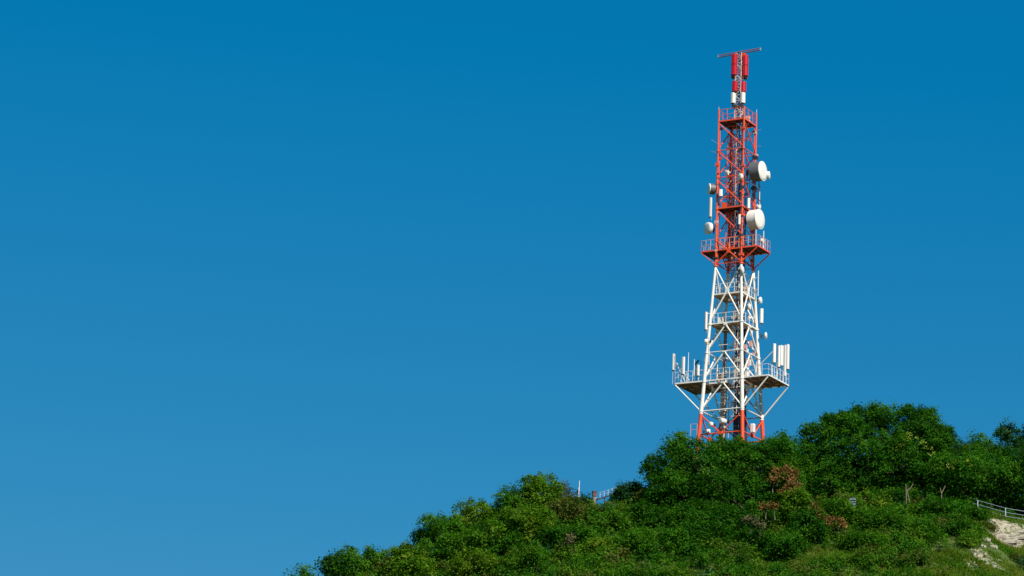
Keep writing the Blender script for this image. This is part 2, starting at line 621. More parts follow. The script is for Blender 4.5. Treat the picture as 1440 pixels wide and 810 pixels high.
h0 = 1.42
hatch = (-0.1, 1.0, -0.5, 0.6)
platform(120.68, [(-h0, h0, -h0, h0)], RUSTRED, RED, 1.2, hole=hatch, label='small red platform with railings under the crimson antennas', rims=sq(1.50))
platform(111.05, [(-h0, h0, -h0, h0)], RUSTRED, RED, 1.1, railing=False, hole=hatch, label='red platform between the two large drum dishes', rims=sq(1.50))
# red platform with a wing on either side
rim = [((-3.2, -1.5), (3.35, -1.5)), ((3.35, -1.5), (3.35, 1.5)), ((3.35, 1.5), (-3.2, 1.5)), ((-3.2, 1.5), (-3.2, -1.5))]
platform(106.5, [(-3.15, -1.5, -1.45, 1.45), (-1.4, 1.4, -1.45, 1.45), (1.5, 3.3, -1.45, 1.45)], RUSTRED, RED, 1.12, hole=hatch,
         label='wide red platform with wings at the foot of the red section', rims=rim, pstep=0.55, rail_mat=PINK)
hE = half(101.65)
platform(101.65, [(-hE, hE, -hE, hE)], TAN, WHITE, 1.0, hole=hatch, label='upper white platform with brown boards', rims=sq(hE), pstep=0.8)
hF = half(98.44)
platform(98.44, [(-hF, hF, -hF, hF)], TAN, WHITE, 1.0, hole=hatch, label='second white platform with brown boards', rims=sq(hF), pstep=0.9)
hG = half(92.3)
rimG = [((-5.57, -hG), (-hG, -hG)), ((-5.57, -hG), (-5.57, 2.75)), ((-5.57, 2.75), (-hG, 2.75)),
        ((-hG, -hG + 1.2), (hG, -hG + 1.2)), ((-hG, hG), (hG, hG)),
        ((hG, -hG), (5.18, -hG)), ((5.18, -hG), (5.18, 2.75)), ((hG, 2.75), (5.18, 2.75)), ((-hG, -hG), (hG, -hG))]
pl = platform(92.3, [(-5.52, -hG - 0.1, -hG + 0.05, 2.7), (-hG + 0.15, hG - 0.15, -hG + 1.2, 2.1), (hG + 0.1, 5.13, -hG + 0.05, 2.7)], BROWN_DECK, WHITE, 1.1,
              hole=(-0.2, 1.3, -0.9, 0.9), label='widest white platform with brown boards and a wing on each side', rims=rimG, pstep=0.75)
# struts carrying the wings
for a, b_, mt, r in [((-3.15, -1.5, 106.35), (-1.5, -1.5, 104.95), RED, .05), ((-3.15, 1.5, 106.35), (-1.5, 1.5, 104.95), RED, .05),
                     ((3.3, -1.5, 106.35), (1.5, -1.5, 104.95), RED, .07), ((3.3, 1.5, 106.35), (1.5, 1.5, 104.95), RED, .07),
                     ((-5.52, -hG, 92.15), (-2.36, -2.36, 89.0), WHITE, .075), ((-5.52, 2.6, 92.15), (-2.36, 2.36, 89.0), WHITE, .075),
                     ((5.13, -hG, 92.15), (2.36, -2.36, 89.0), WHITE, .085), ((5.13, 2.7, 92.15), (2.36, 2.36, 88.9), WHITE, .085)]:
    MB().tube(P(*a), P(*b_), r).build('wing_strut', mt, tw)

# ladder with safety rungs
lad = empty('ladder', (0, 0, 0)); lad.parent = tw
for dx in (0.15, 0.75):
    MB().tube(P(dx, 0.15, 80.3), P(dx, 0.15, 122.0), 0.032, n=6).build('ladder_rail', STEEL, lad)
rung = MB().tube((0.15, 0, 0), (0.75, 0, 0), 0.03, n=6).mesh('rung', [STEEL])
for i in range(104):
    link('rung', rung, lad, P(0, 0.15, 80.6 + i * 0.4))
# cable ladder: many feeder cables side by side, kept as one part
mb = MB()
rnd = random.Random(4)
for i in range(13):
    x = 0.30 + 0.075 * i
    top = 121 - (i * 37 % 11) * 1.7
    mb.tube(P(x - 0.3, 0.62, 80), P(x - 0.3, 0.62, max(top, 99)), 0.03, n=5)
o = mb.build('feeder_cables', CABLE, tw); o['kind'] = 'stuff'
mb = MB()
for i in range(16):
    x = -0.35 + 0.14 * i
    mb.tube(P(x, 0.9, 80), P(0.25 + (x - 0.25) * 0.55, 0.85, 92.0), 0.045, n=5)
    mb.tube(P(0.25 + (x - 0.25) * 0.55, 0.85, 92.0), P(0.25 + (x - 0.25) * 0.5, 0.85, 98.4), 0.04, n=5)
o = mb.build('lower_feeder_cables', CABLE, tw); o['kind'] = 'stuff'
mb = MB()
for i in range(6):
    x = -0.75 + 0.09 * i
    mb.tube(P(x, 0.7, 104), P(x, 0.7, 118 + (i * 5 % 3)), 0.028, n=5)
o = mb.build('faded_feeder_cables', CABLE_V, tw); o['kind'] = 'stuff'
for z in np.arange(81.5, 120, 1.5):
    mat_ = STEEL if z < 104 else RED
    MB().beam(P(-0.9, 0.72, z), P(1.3, 0.72, z), 0.05, 0.05).build('cable_support', mat_, tw)
    if z > 104:
        MB().beam(P(-1.45, 0.72, z), P(1.45, 0.72, z + 0.02), 0.045, 0.045).build('cable_support', mat_, tw)
# inner lattice column
ic = empty('inner_column', (0, 0, 0)); ic.parent = tw
ic['label'] = 'slim pale lattice column inside the tower'
cx0, cy0, hs_ = 0.75, -0.75, 0.3
for sx, sy in ((-1, -1), (1, -1), (1, 1), (-1, 1)):
    MB().tube(P(cx0 + sx * hs_, cy0 + sy * hs_, 88.8), P(cx0 + sx * hs_, cy0 + sy * hs_, 104), 0.028, n=6).build('post', FADED, ic)
zz = 88.8
k = 0
while zz < 103.4:
    mb = MB()
    s_ = 1 if k % 2 else -1
    mb.tube(P(cx0 - s_ * hs_, cy0 - hs_, zz), P(cx0 + s_ * hs_, cy0 - hs_, zz + 0.6), 0.016, n=5)
    mb.tube(P(cx0 + hs_, cy0 - s_ * hs_, zz), P(cx0 + hs_, cy0 + s_ * hs_, zz + 0.6), 0.016, n=5)
    mb.tube(P(cx0 - hs_, cy0 - s_ * hs_, zz), P(cx0 - hs_, cy0 + s_ * hs_, zz + 0.6), 0.016, n=5)
    mb.build('lacing', FADED, ic)
    zz += 0.6; k += 1
# vertical duct
du = empty('duct', (0, 0, 0)); du.parent = tw
MB().tube(P(-0.9, 0.0, 84), P(-0.9, 0.0, 92.2), 0.26, n=14).build('duct_pipe', painted('pale_brown_duct', (0.40, 0.30, 0.22), 0.6), du)
MB().tube(P(-0.9, 0.0, 92.2), P(-0.9, 0.0, 98.3), 0.17, n=14).build('duct_pipe', painted('grey_brown_duct', (0.20, 0.15, 0.12), 0.6), du)
for z in (85.5, 87.6, 89.4, 90.8, 92.6, 93.6, 95.0):
    MB().tube(P(-0.9, 0.0, z), P(-0.9, 0.0, z + 0.18), 0.37 if z < 92 else 0.3, n=14).build('duct_flange', WHITE, du)
MB().tube(P(-0.2, -0.3, 86.5), P(-0.2, -0.3, 92.2), 0.07).build('downpipe', GALV, tw)
# equipment boxes and clutter standing on the decks
for (x, y, z, sx, sy, sz, mt) in [(-1.2, -0.6, 98.5, .5, .4, .9, PANEL), (0.2, 0.4, 98.5, .5, .35, 1.7, GALV), (-1.1, 0.6, 101.7, .45, .4, .9, WHITE),
                                  (-0.9, -0.9, 111.1, .5, .35, .7, RED), (0.9, -1.0, 111.1, .35, .3, .8, PINK), (-0.4, 1.0, 106.6, .6, .4, .9, STEEL),
                                  (-1.3, -0.1, 92.4, .5, .4, 1.0, PINK), (0.1, 1.6, 92.4, .7, .4, 1.3, PANEL), (1.5, 0.2, 92.4, .4, .4, 1.1, WHITE),
                                  (0.3, 1.1, 106.6, .5, .5, 1.2, GALV), (-0.2, -1.2, 106.6, .5, .25, .5, RED), (0.7, 0.9, 120.8, .5, .5, .9, PINK)]:
    bevelled(MB().box(P(x, y, z + sz / 2 + 0.02), (sx, sy, sz)).build('equipment_box', mt, tw))

# slim top mast
tm = empty('top_mast', (0, 0, 0)); tm.parent = tw
tm['label'] = 'slim pale lattice mast carrying the crimson antennas'
mx0, my0, mh = 0.12, 0.0, 0.33
for sx, sy in ((-1, -1), (1, -1), (1, 1), (-1, 1)):
    MB().tube(P(mx0 + sx * mh, my0 + sy * mh, 120.7), P(mx0 + sx * mh, my0 + sy * mh, 128.5), 0.05, n=6).build('mast_post', PINK, tm)
for i in range(13):
    z0 = 120.8 + i * 0.6
    mb = MB()
    s_ = 1 if i % 2 else -1
    for q in (-mh, mh):
        mb.tube(P(mx0 - s_ * mh, my0 + q, z0), P(mx0 + s_ * mh, my0 + q, z0 + 0.6), 0.03, n=5)
        mb.tube(P(mx0 + q, my0 - s_ * mh, z0), P(mx0 + q, my0 + s_ * mh, z0 + 0.6), 0.03, n=5)
        mb.tube(P(mx0 - mh, my0 + q, z0), P(mx0 + mh, my0 + q, z0), 0.025, n=5)
        mb.tube(P(mx0 + q, my0 - mh, z0), P(mx0 + q, my0 + mh, z0), 0.025, n=5)
    mb.build('mast_lacing', WHITE if i % 3 else PINK, tm)
mb = MB()
for i in range(5):
    mb.tube(P(mx0 - .15 + .07 * i, my0 + .05, 120.7), P(mx0 - .15 + .07 * i, my0 + .05, 128.2), 0.025, n=5)
o = mb.build('mast_cables', painted('violet_cable', (0.10, 0.09, 0.22), 0.5), tm); o['kind'] = 'stuff'

# conduits and clamps that thicken the corners of the red section
rc = random.Random(12)
for k, (ox, oy) in enumerate([(.12, .12), (-.24, .12), (-.12, -.12), (.2, -.2)]):
    a, b_ = corner(k, 105.2), corner(k, 120.4)
    off = Vector((ox, oy, 0))
    MB().tube(a + off, b_ + off, 0.05, n=6).build('conduit', RED if k != 1 else PINK, tw)
    MB().tube(a + off * 1.7, b_ + off * 1.7 - Vector((0, 0, 4.5)), 0.035, n=6).build('conduit', STEEL, tw)
for i in range(46):
    k = i % 4
    z = 105.4 + 15 * rc.random()
    c_ = corner(k, z)
    MB().box(c_ + Vector((-c_.x, -c_.y, 0)) * rc.uniform(-.04, .12), (rc.uniform(.25, .5), rc.uniform(.2, .45), rc.uniform(.1, .35))).build('clamp', [RED, RED, PINK, STEEL][rc.randrange(4)], tw)
for i in range(22):
    z = 105.6 + 14.5 * rc.random()
    x, y = rc.uniform(-1.1, .1), rc.uniform(-1.0, 1.2)
    MB().box(P(x, y, z), (rc.uniform(.15, .4), rc.uniform(.15, .3), rc.uniform(.15, .5))).build('junction_box', [RED, PINK, STEEL, CABLE_V, PANEL][i % 5], tw)
for z in np.arange(106.0, 120.4, 1.6):
    MB().tube(P(-1.45, -0.3, z), P(1.45, -0.3, z), .035, n=6).build('inner_crossbeam', RED, tw)
    MB().tube(P(-0.35, -1.45, z + .7), P(-0.35, 1.45, z + .7), .035, n=6).build('inner_crossbeam', RED, tw)
for x, y in ((-0.35, -0.3), (-0.35, 0.72)):
    MB().tube(P(x, y, 104.9), P(x, y, 120.6), .045, n=6).build('inner_post', RED, tw)
zz, k = 105.2, 0                                       # second, inner shaft with its own lacing
ix, iy, ih = -0.45, 0.2, 0.5
while zz < 120.0:
    mb = MB()
    s_ = 1 if k % 2 else -1
    for q_ in (-ih, ih):
        mb.tube(P(ix - s_ * ih, iy + q_, zz), P(ix + s_ * ih, iy + q_, zz + .95), .03, n=5)
        mb.tube(P(ix + q_, iy - s_ * ih, zz), P(ix + q_, iy + s_ * ih, zz + .95), .03, n=5)
        mb.tube(P(ix - ih, iy + q_, zz), P(ix + ih, iy + q_, zz), .025, n=5)
    mb.build('shaft_lacing', [RED, PINK, RED, VIOLET][k % 4], tw)
    zz += .95; k += 1
for sx, sy in ((-1, -1), (1, -1), (1, 1), (-1, 1)):
    MB().tube(P(ix + sx * ih, iy + sy * ih, 104.9), P(ix + sx * ih, iy + sy * ih, 120.6), .04, n=6).build('shaft_post', [RED, PINK][sx > 0], tw)
for i in range(16):
    x, y, z0_ = rc.uniform(-1.3, 1.3), rc.uniform(-1.0, 1.3), rc.uniform(105, 114)
    MB().tube(P(x, y, z0_), P(x + rc.uniform(-.1, .1), y, z0_ + rc.uniform(2.5, 6)), .03, n=5).build('cable', [VIOLET, STEEL, CABLE, PINK][i % 4], tw)
# bolted clutter inside the white section
for i in range(26):
    z = 89.5 + 14.5 * rc.random()
    x, y = rc.uniform(-.3, 1.4), rc.uniform(-1.2, 1.2)
    MB().box(P(x, y, z), (rc.uniform(.2, .5), rc.uniform(.15, .3), rc.uniform(.12, .45))).build('junction_box', [WHITE, PINK, PANEL, GALV][i % 4], tw)
for i in range(22):
    z = 90 + 13.5 * rc.random()
    h_ = half(z)
    MB().box(P(h_ - rc.uniform(.05, .5), rc.uniform(-.8, .9) * h_, z), (rc.uniform(.12, .3), rc.uniform(.15, .4), rc.uniform(.2, .7))).build('junction_box', [WHITE, PANEL, PINK][i % 3], tw)
for z in np.arange(88.6, 98, 1.55):
    MB().tube(P(-1.3, -0.9, z), P(1.6, -0.9, z), .04, n=6).build('inner_crossbeam', WHITE, tw)

# thin rods and pegs sticking out of the red section
for (a, b_) in [((-1.5, -1.5, 118.2), (-2.25, -1.6, 118.75)), ((-1.5, -1.5, 117.2), (-2.25, -1.6, 117.45)), ((-1.5, -1.5, 117.0), (-2.2, -1.2, 116.95)),
                ((1.5, 1.5, 120.2), (2.1, 1.5, 120.25)), ((1.5, 1.5, 118.4), (2.1, 1.5, 118.45))]:
    MB().tube(P(*a), P(*b_), 0.02, n=5).build('rod', GALV, tw)

# boom across the very top
an = math.radians(-4)
bm_root = empty('top_boom', TM @ P(0.05, 0, 128.66), TROT + an,
                'long thin striped boom lying across the very top of the tower', 'antenna boom')
for dz, rr in ((0.10, 0.055), (-0.12, 0.055)):
    MB().tube((-2.5, 0, dz), (2.5, 0, dz), rr).build('boom_tube', painted('brown_boom_tube', (0.34, 0.12, 0.09) if dz > 0 else (0.15, 0.06, 0.045), 0.5), bm_root)
for sx in (-1, 1):
    MB().box((sx * 2.55, 0, 0), (0.10, 0.16, 0.30)).build('end_cap', GALV, bm_root)
for i in range(8):
    MB().box((-2.1 + 0.6 * i, 0, 0), (0.04, 0.04, 0.2)).build('boom_spacer', RED, bm_root)
MB().tube((0, 0, -0.4), (0, 0, 0), 0.12).build('boom_pivot', STEEL, bm_root)
MB().box((0.55, 0, -0.38), (0.5, 0.4, 0.35)).build('boom_drive', RED, bm_root)


# ------------------------------------------------------------------ antennas: each a thing of its own on the tower
def local_thing(name, x, y, z, rz_local, label, cat, group=None):
    p = TM @ P(x, y, z)
    return empty(name, p, TROT + rz_local, label, cat, group)


def box_antenna(x, y, zbot, h, w, d, facing, mat, label, group, split=False, name='panel_antenna', back=True, pipe=True, cat='panel antenna'):
    """front of the antenna looks along local angle `facing` (radians, tower-local)"""
    e = local_thing(name, x, y, zbot, facing, label, cat, group)
    segs = [(0, h)] if not split else [(0, h / 2 - 0.03), (h / 2 + 0.03, h)]
    for (a, b_) in segs:
        mb = MB()
        prof = [(-d / 2, -w / 2), (d * 0.1, -w / 2), (d * 0.42, -w * 0.34), (d / 2, -w * 0.12), (d / 2, w * 0.12), (d * 0.42, w * 0.34), (d * 0.1, w / 2), (-d / 2, w / 2)]
        n = len(prof)
        vs = [(px, py, a) for px, py in prof] + [(px, py, b_) for px, py in prof]
        mb.add(vs, [(i, (i + 1) % n, n + (i + 1) % n, n + i) for i in range(n)] + [tuple(range(n - 1, -1, -1)), tuple(range(n, 2 * n))])
        bevelled(mb.build('housing', mat, e), 0.015)
        MB().box((0, 0, a - 0.035), (d * 0.7, w * 0.8, 0.06)).build('end_plate', STEEL, e)
    if pipe:
        MB().tube((-d / 2 - 0.11, 0, -0.35), (-d / 2 - 0.11, 0, h * 0.96), 0.035, n=8).build('mounting_pipe', GALV if mat is not CRIMSON else PINK, e)
    for zz in (h * 0.2, h * 0.8):
        MB().box((-d / 2 - 0.06, 0, zz), (0.16, 0.09, 0.06)).build('bracket', GALV, e)
    return e


LX, LY = 0.12, 0.0
for (dx, dy, ang, txt) in [(-0.30, -0.78, -PI / 2, 'facing front left'), (0.74, 0.05, 0, 'facing right'), (-0.78, 0.1, PI, 'mostly hidden at the left back edge'),
                           (0.25, 0.78, PI / 2, 'hidden behind the mast')]:
    box_antenna(LX + dx, LY + dy, 125.95, 2.3, 0.60, 0.42, ang, CRIMSON, 'tall crimson two piece antenna high on the mast, ' + txt,
                'crimson antennas on the top mast', split=True)
for (dx, dy, ang, txt) in [(-0.25, -0.66, -PI / 2, 'facing front left'), (0.60, -0.05, 0, 'facing right'), (-0.62, 0.1, PI, 'on the left back side')]:
    box_antenna(LX + dx, LY + dy, 124.15, 1.12, 0.56, 0.36, ang, CRIMSON, 'short crimson antenna just above the white pair, ' + txt,
                'crimson antennas on the top mast')
for (dx, dy, ang, txt) in [(-0.42, -0.62, -PI / 2 - 0.2, 'left one of the pair'), (0.62, -0.25, -0.35, 'right one of the pair')]:
    box_antenna(LX + dx, LY + dy, 122.85, 1.16, 0.50, 0.34, ang, PANEL, 'short white antenna on the mast below the crimson ones, ' + txt,
                'white antennas on the top mast', pipe=False)
for (dx, dy) in [(-0.42, -0.62), (0.62, -0.25), (-0.3, 0.6)]:
    MB().box(P(LX + dx * 0.7, LY + dy * 0.7, 122.55), (0.42, 0.42, 0.3)).build('mast_bracket', STEEL, tw)


def drum_dish(x, y, z, facing_world, r, depth, drum_mat, face_mat, label, name='drum_dish', ax=None, group=None):
    """x,y,z: centre of the front face (tower-local / absolute height)"""
    p = TM @ P(x, y, z)
    e = empty(name, p, facing_world, label, 'dish antenna', group)
    I = Matrix.Identity(4)
    mb = MB()
    mb.lathe([(-depth - r * 0.35, 0.02), (-depth - r * 0.33, r * 0.3), (-depth - r * 0.18, r * 0.72), (-depth, r * 0.97), (-depth, r), (-0.02, r), (0.0, r * 0.985), (-0.01, r * 0.95)], I, 36, smooth=False)
    mb.build('shroud', drum_mat, e)
    mb = MB()
    mb.lathe([(0.005, r * 0.975), (0.03, r * 0.96), (0.055, r * 0.7), (0.075, r * 0.35), (0.08, 0.001)], I, 36)
    mb.build('radome', face_mat, e)
    MB().lathe([(-0.06, r * 1.0), (-0.06, r * 1.025), (0.015, r * 1.025), (0.015, r * 0.97)], I, 36, smooth=False).build('rim_band', face_mat, e)
    mb = MB()
    back = -depth - r * 0.35
    mb.tube((back + 0.05, 0, 0), (back - 0.3, 0, 0), r * 0.13)
    mb.box((back - 0.3, 0, 0), (0.16, 0.2, r * 0.7))
    mb.tube((back - 0.3, 0, -r * 0.8), (back - 0.3, 0, r * 0.8), 0.05)
    mb.build('mount', STEEL, e)
    MB().tube((-depth * 0.5, r * 0.8, -r * 0.4), (back - 0.3, 0.1, -r * 0.7), 0.025, n=6).build('stay', STEEL, e)
    return e


drum_dish(3.05, 0.05, 115.12, TROT, 1.03, 1.15, DRUM, RADOME, 'upper large drum dish with dark grey sides and white face pointing right')
drum_dish(2.85, -0.05, 109.85, R(-33), 1.04, 1.05, RADOME, RADOME, 'lower large white drum dish beside the red section, just above the wide red platform')
drum_dish(-2.45, -1.55, 113.35, R(192), 0.58, 0.62, DRUM, RADOME, 'small dark grey drum dish on the left side of the red section')
drum_dish(-2.45, -1.75, 109.0, R(212), 0.62, 0.35, RADOME, RADOME, 'small white dish on the left edge above the wide red platform')
drum_dish(1.95, 1.7, 111.8, R(-35), 0.30, 0.2, PANEL, PANEL, 'tiny cream dish peeping out just above the lower large white dish')
drum_dish(1.23, -1.75, 114.2, R(-150), 0.36, 0.22, PANEL, RADOME, 'small bright dish on the front leg left of the upper drum dish')
drum_dish(1.85, -1.75, 103.95, R(-22), 0.38, 0.12, PANEL, PANEL, 'oval cream dish on the front leg just below the paint change')
drum_dish(2.2, -0.6, 100.2, R(-18), 0.34, 0.12, PANEL, PANEL, 'cream dish inside the right face below the upper white platform')
drum_dish(2.25, 1.85, 101.55, R(-25), 0.36, 0.12, PANEL, PANEL, 'cream dish outside the right leg at the upper white platform')
drum_dish(2.95, 1.85, 97.65, R(-12), 0.36, 0.12, PANEL, RADOME, 'small white dish pointing right on a dark bracket below the right panel antenna')
drum_dish(-2.15, -2.1, 96.55, R(160), 0.26, 0.15, PANEL, PANEL, 'small cream dish on the left leg above the widest platform')
drum_dish(2.75, 0.95, 107.8, R(-60), 0.22, 0.10, RADOME, RADOME, 'tiny white dish at the right railing of the wide red platform')
drum_dish(-1.25, -2.5, 87.55, R(-150), 0.26, 0.25, RADOME, RADOME, 'white dish between the left and front legs near the treetops, upper one of two')
drum_dish(-1.25, -2.5, 86.8, R(-20), 0.24, 0.25, RADOME, RADOME, 'white dish between the left and front legs near the treetops, lower one of two')
drum_dish(-0.15, -2.2, 87.9, R(-150), 0.30, 0.55, PANEL, PANEL, 'cream drum dish low inside the tower just above the red crossbeam')
bevelled(tag(MB().box((0, 0, 0), (0.5, 0.4, 1.0)).build('equipment_cabinet', PANEL), 'white rounded cabinet between the front and right legs near the treetops', 'cabinet'), 0.12, 3)
cab = bpy.data.objects['equipment_cabinet']
cab.location = TM @ P(2.75, -0.6, 87.2)
cab.rotation_euler = (0, 0, TROT)
MB().beam((-0.25, 0, 0), (-0.6, 0, 0.1), 0.08).build('bracket', STEEL, cab)

drum_dish(3.2, 1.35, 115.0, R(-15), 0.42, 0.2, PANEL, RADOME, 'small white dish half hidden behind the face of the upper large drum dish')
# panel antennas of the left and right edges
box_antenna(-2.15, -2.2, 97.8, 1.9, 0.34, 0.2, -PI / 2 - 0.5, PANEL, 'tall white panel antenna left of the second white platform', 'white panel antennas')
for z in (97.9, 99.6):
    MB().beam(P(-2.1, -2.1, z), P(-1.85, -1.85, z), 0.05, 0.05).build('standoff', WHITE, tw)
box_antenna(2.35, 1.9, 99.1, 1.55, 0.36, 0.22, -0.6, PANEL, 'white panel antenna on the right leg beside the second white platform', 'white panel antennas')
box_antenna(-2.15, -1.7, 110.2, 2.1, 0.32, 0.2, -PI / 2 - 0.3, painted('pinkish_white_panel', (0.8, 0.66, 0.6), 0.4), 'long pinkish white panel antenna between the two small left dishes', 'white panel antennas')
box_antenna(1.30, -1.78, 108.95, 1.1, 0.26, 0.16, -PI / 2, PANEL, 'narrow white panel antenna on the front leg beside the lower large dish', 'white panel antennas')
box_antenna(1.95, -0.9, 110.9, 1.1, 0.30, 0.16, -0.8, PANEL, 'small cream panel antenna on the right face above the lower large dish', 'white panel antennas', pipe=False)
box_antenna(-0.95, -1.75, 112.3, 0.75, 0.4, 0.22, -PI / 2 + 0.3, PANEL, 'squat cream antenna at the middle of the front face of the red section', 'white panel antennas')
for (x, y, z0_, h_, w_, f_, txt) in [(-5.9, -2.0, 93.85, 1.75, 0.30, PI, 'leftmost tall white panel antenna on the left wing of the widest platform'),
                                      (-4.6, -2.35, 93.2, 1.85, 0.42, -PI / 2 - .3, 'broad white panel antenna standing in the middle of the left wing'),
                                      (-2.85, -2.3, 92.9, 1.15, 0.28, -PI / 2, 'short white panel antenna close to the left leg on the left wing')]:
    box_antenna(x, y, z0_, h_, w_, 0.2, f_, PANEL, txt, 'white panel antennas')
for (x, y, z0_, h_, w_, f_, txt) in [(5.25, -0.95, 93.9, 2.0, 0.34, -0.5, 'leftmost tall white panel antenna on the right wing'),
                                      (5.42, -0.2, 93.6, 2.25, 0.26, -0.4, 'slim white panel antenna second from the left on the right wing'),
                                      (5.32, 0.7, 93.95, 2.15, 0.42, -0.3, 'broad white panel antenna in the middle of the right wing'),
                                      (5.40, 1.35, 93.0, 3.3, 0.14, 0, 'very slim tall white antenna between the two right panels on the right wing'),
                                      (5.35, 2.15, 93.9, 2.65, 0.38, 0.0, 'rightmost tall white panel antenna on the right wing')]:
    box_antenna(x, y, z0_, h_, w_, 0.2, f_, PANEL, txt, 'white panel antennas')
    MB().tube(P(x - 0.22, y, 92.3), P(x - 0.22, y, z0_ + 0.5), 0.05, n=8).build('antenna_post', WHITE, tw)
MB().tube(P(5.2, -1.0, 95.2), P(3.2, -1.1, 93.35), 0.045).build('antenna_stay', WHITE, tw)
MB().tube(P(-5.57, -1.9, 94.6), P(-3.9, -1.9, 92.4), 0.05).build('antenna_stay', WHITE, tw)
MB().tube(P(-5.57, -1.9, 94.5), P(-4.9, -0.8, 92.4), 0.05).build('antenna_stay', WHITE, tw)
MB().tube(P(-5.95, -2.0, 92.3), P(-5.95, -2.0, 95.2), 0.05).build('antenna_post', GALV, tw)

# whips
WH = 'thin whip antennas'
for (x, y, z0_, h_, r_, mt, txt) in [(-4.1, -2.1, 92.4, 3.15, 0.045, PANEL, 'thin white whip antenna right of the broad panel on the left wing'),
                                      (-3.65, -1.6, 92.4, 2.5, 0.06, PANEL, 'thicker white stick antenna on the left wing'),
                                      (-3.4, -0.6, 92.4, 3.3, 0.022, STEEL, 'thin dark whip antenna on the left wing, left of the tilted one'),
                                      (-3.1, -0.4, 92.4, 3.1, 0.03, GALV, 'grey whip antenna near the left leg above the widest platform'),
                                      (3.8, -2.15, 92.4, 1.45, 0.05, WHITE, 'short white post antenna at the front of the right wing'),
                                      (1.0, 1.9, 92.4, 1.6, 0.06, PANEL, 'white stick antenna standing on the widest platform between the legs'),
                                      (-1.3, -0.9, 92.4, 1.9, 0.06, PANEL, 'white stick antenna near the duct on the widest platform'),
                                      (-1.75, -2.05, 94.0, 3.0, 0.055, WHITE, 'white rod antenna hanging along the left leg above the widest platform'),
                                      (-1.5, -1.5, 122.0, 0.55, 0.03, STEEL, 'tiny lamp spike on the left corner of the small red platform'),
                                      (1.5, 1.5, 122.0, 0.55, 0.03, PANEL, 'tiny pale spike on the right corner of the small red platform'),
                                      (2.75, -0.7, 106.6, 1.9, 0.05, WHITE, 'white post under the lower large dish, nearer the front leg'),
                                      (2.9, 0.85, 106.6, 2.2, 0.06, WHITE, 'white post under the lower large dish, nearer the right corner'),
                                      (2.05, 1.45, 112.0, 2.3, 0.05, PANEL, 'pale post below the upper drum dish')]:
    e = local_thing('whip_antenna', x, y, z0_, 0, txt, 'whip antenna', WH)
    MB().tube((0, 0, 0.15), (0, 0, h_), r_, r_ * 0.7, 8).build('rod', mt, e)
    MB().tube((0, 0, 0), (0, 0, 0.3), r_ * 1.6, n=8).build('base_clamp', GALV, e)
e = local_thing('dipole_antenna', 2.15, 1.3, 101.9, 0, 'white vertical dipole pipe held off the right leg by two arms', 'dipole antenna')
MB().tube((0, 0, 0), (0, 0, 2.75), 0.05, n=8).build('rod', PANEL, e)
for z in (0.75, 2.0):
    MB().beam((-0.5, 0.1, z), (0, 0, z), 0.06).build('standoff', PANEL, e)
e = local_thing('tilted_antenna', -3.75, -0.9, 92.4, 0, 'dark tilted antenna head on a grey pole near the left leg', 'antenna', None)
MB().tube((0, 0, 0), (0, 0, 2.3), 0.06, n=8).build('pole', GALV, e)
MB().beam((-0.2, 0, 2.1), (0.25, 0, 2.55), 0.12, 0.16).build('head', STEEL, e)
for z in (1.2, 1.6):
    MB().box((0.05, 0, z), (0.3, 0.3, 0.25)).build('box', PANEL, e)
# dark struts below the upper drum
for a, b_ in [((1.5, 1.0, 113.0), (2.7, 0.3, 113.6)), ((1.5, -0.9, 113.9), (2.5, -0.1, 113.4)), ((1.5, 0.2, 112.0), (2.6, 0.2, 113.5)), ((2.55, 0.2, 112.0), (2.55, 0.2, 114.3)),
              ((1.5, 0.9, 112.9), (2.6, 0.9, 112.0)), ((1.48, -1.2, 109.0), (2.2, 0.0, 107.6))]:
    MB().tube(P(*a), P(*b_), 0.05).build('dish_support', STEEL, tw)
e = local_thing('service_rail', -2.9, -2.6, 86.2, 0.0, 'short pale guard rail at the foot of the left leg by the treetops', 'railing')
for x in (-0.5, 0.25):
    MB().tube((x, 0, -6), (x, 0, 1.5), 0.03, n=6).build('rail_post', PINK, e)
for z in (0.9, 1.5):
    MB().tube((-0.5, 0, z), (0.25, 0, z), 0.025, n=6).build('rail', PINK, e)
e = local_thing('pendant_dish', 1.0, -2.55, 0, 0, None, None) if False else None


# ------------------------------------------------------------------ foliage
def unit(v):
    return v / np.maximum(np.linalg.norm(v, axis=-1, keepdims=True), 1e-6)


def leaves_at(rng, centres, outward, per, spread, size, tint0, clump_tint=0.26, jit=0.07, upb=0.35, outb=0.7, rnb=0.75, flat=False):
    """quads: `per` leaves about every clump centre"""
    n = len(centres)
    c = np.repeat(centres, per, 0)
    o = np.repeat(outward, per, 0)
    off = rng.normal(size=(n * per, 3)) * spread
    if flat:                                           # leaf pads: wide, shallow sprays that catch light on top
        sc_ = np.repeat(rng.uniform(.6, 1.35, (n, 1)), per, 0)
        off = off * sc_ * np.array([1.0, 1.0, 0.55])
        off[:, 2] -= 0.35 * (off[:, 0] ** 2 + off[:, 1] ** 2) / max(spread, .1)
    p = c + off
    nrm = unit(o * outb + np.array([0, 0, upb]) + rng.normal(size=p.shape) * rnb)
    t1 = unit(np.cross(nrm, rng.normal(size=p.shape)))
    t2 = np.cross(nrm, t1)
    s = size * rng.uniform(0.6, 1.3, (n * per, 1))
    a, b_ = t1 * s * 0.5, t2 * s * 0.30
    V = np.stack([p - a, p + b_ - a * 0.1, p + a, p - b_ - a * 0.1], 1).reshape(-1, 3)
    Q = np.arange(len(V)).reshape(-1, 4)
    ct = np.repeat(rng.normal(size=n) * clump_tint, per)
    t_ = np.clip(tint0 + ct + rng.normal(size=n * per) * jit, 0, 1)
    return V, Q, np.repeat(t_, 4)


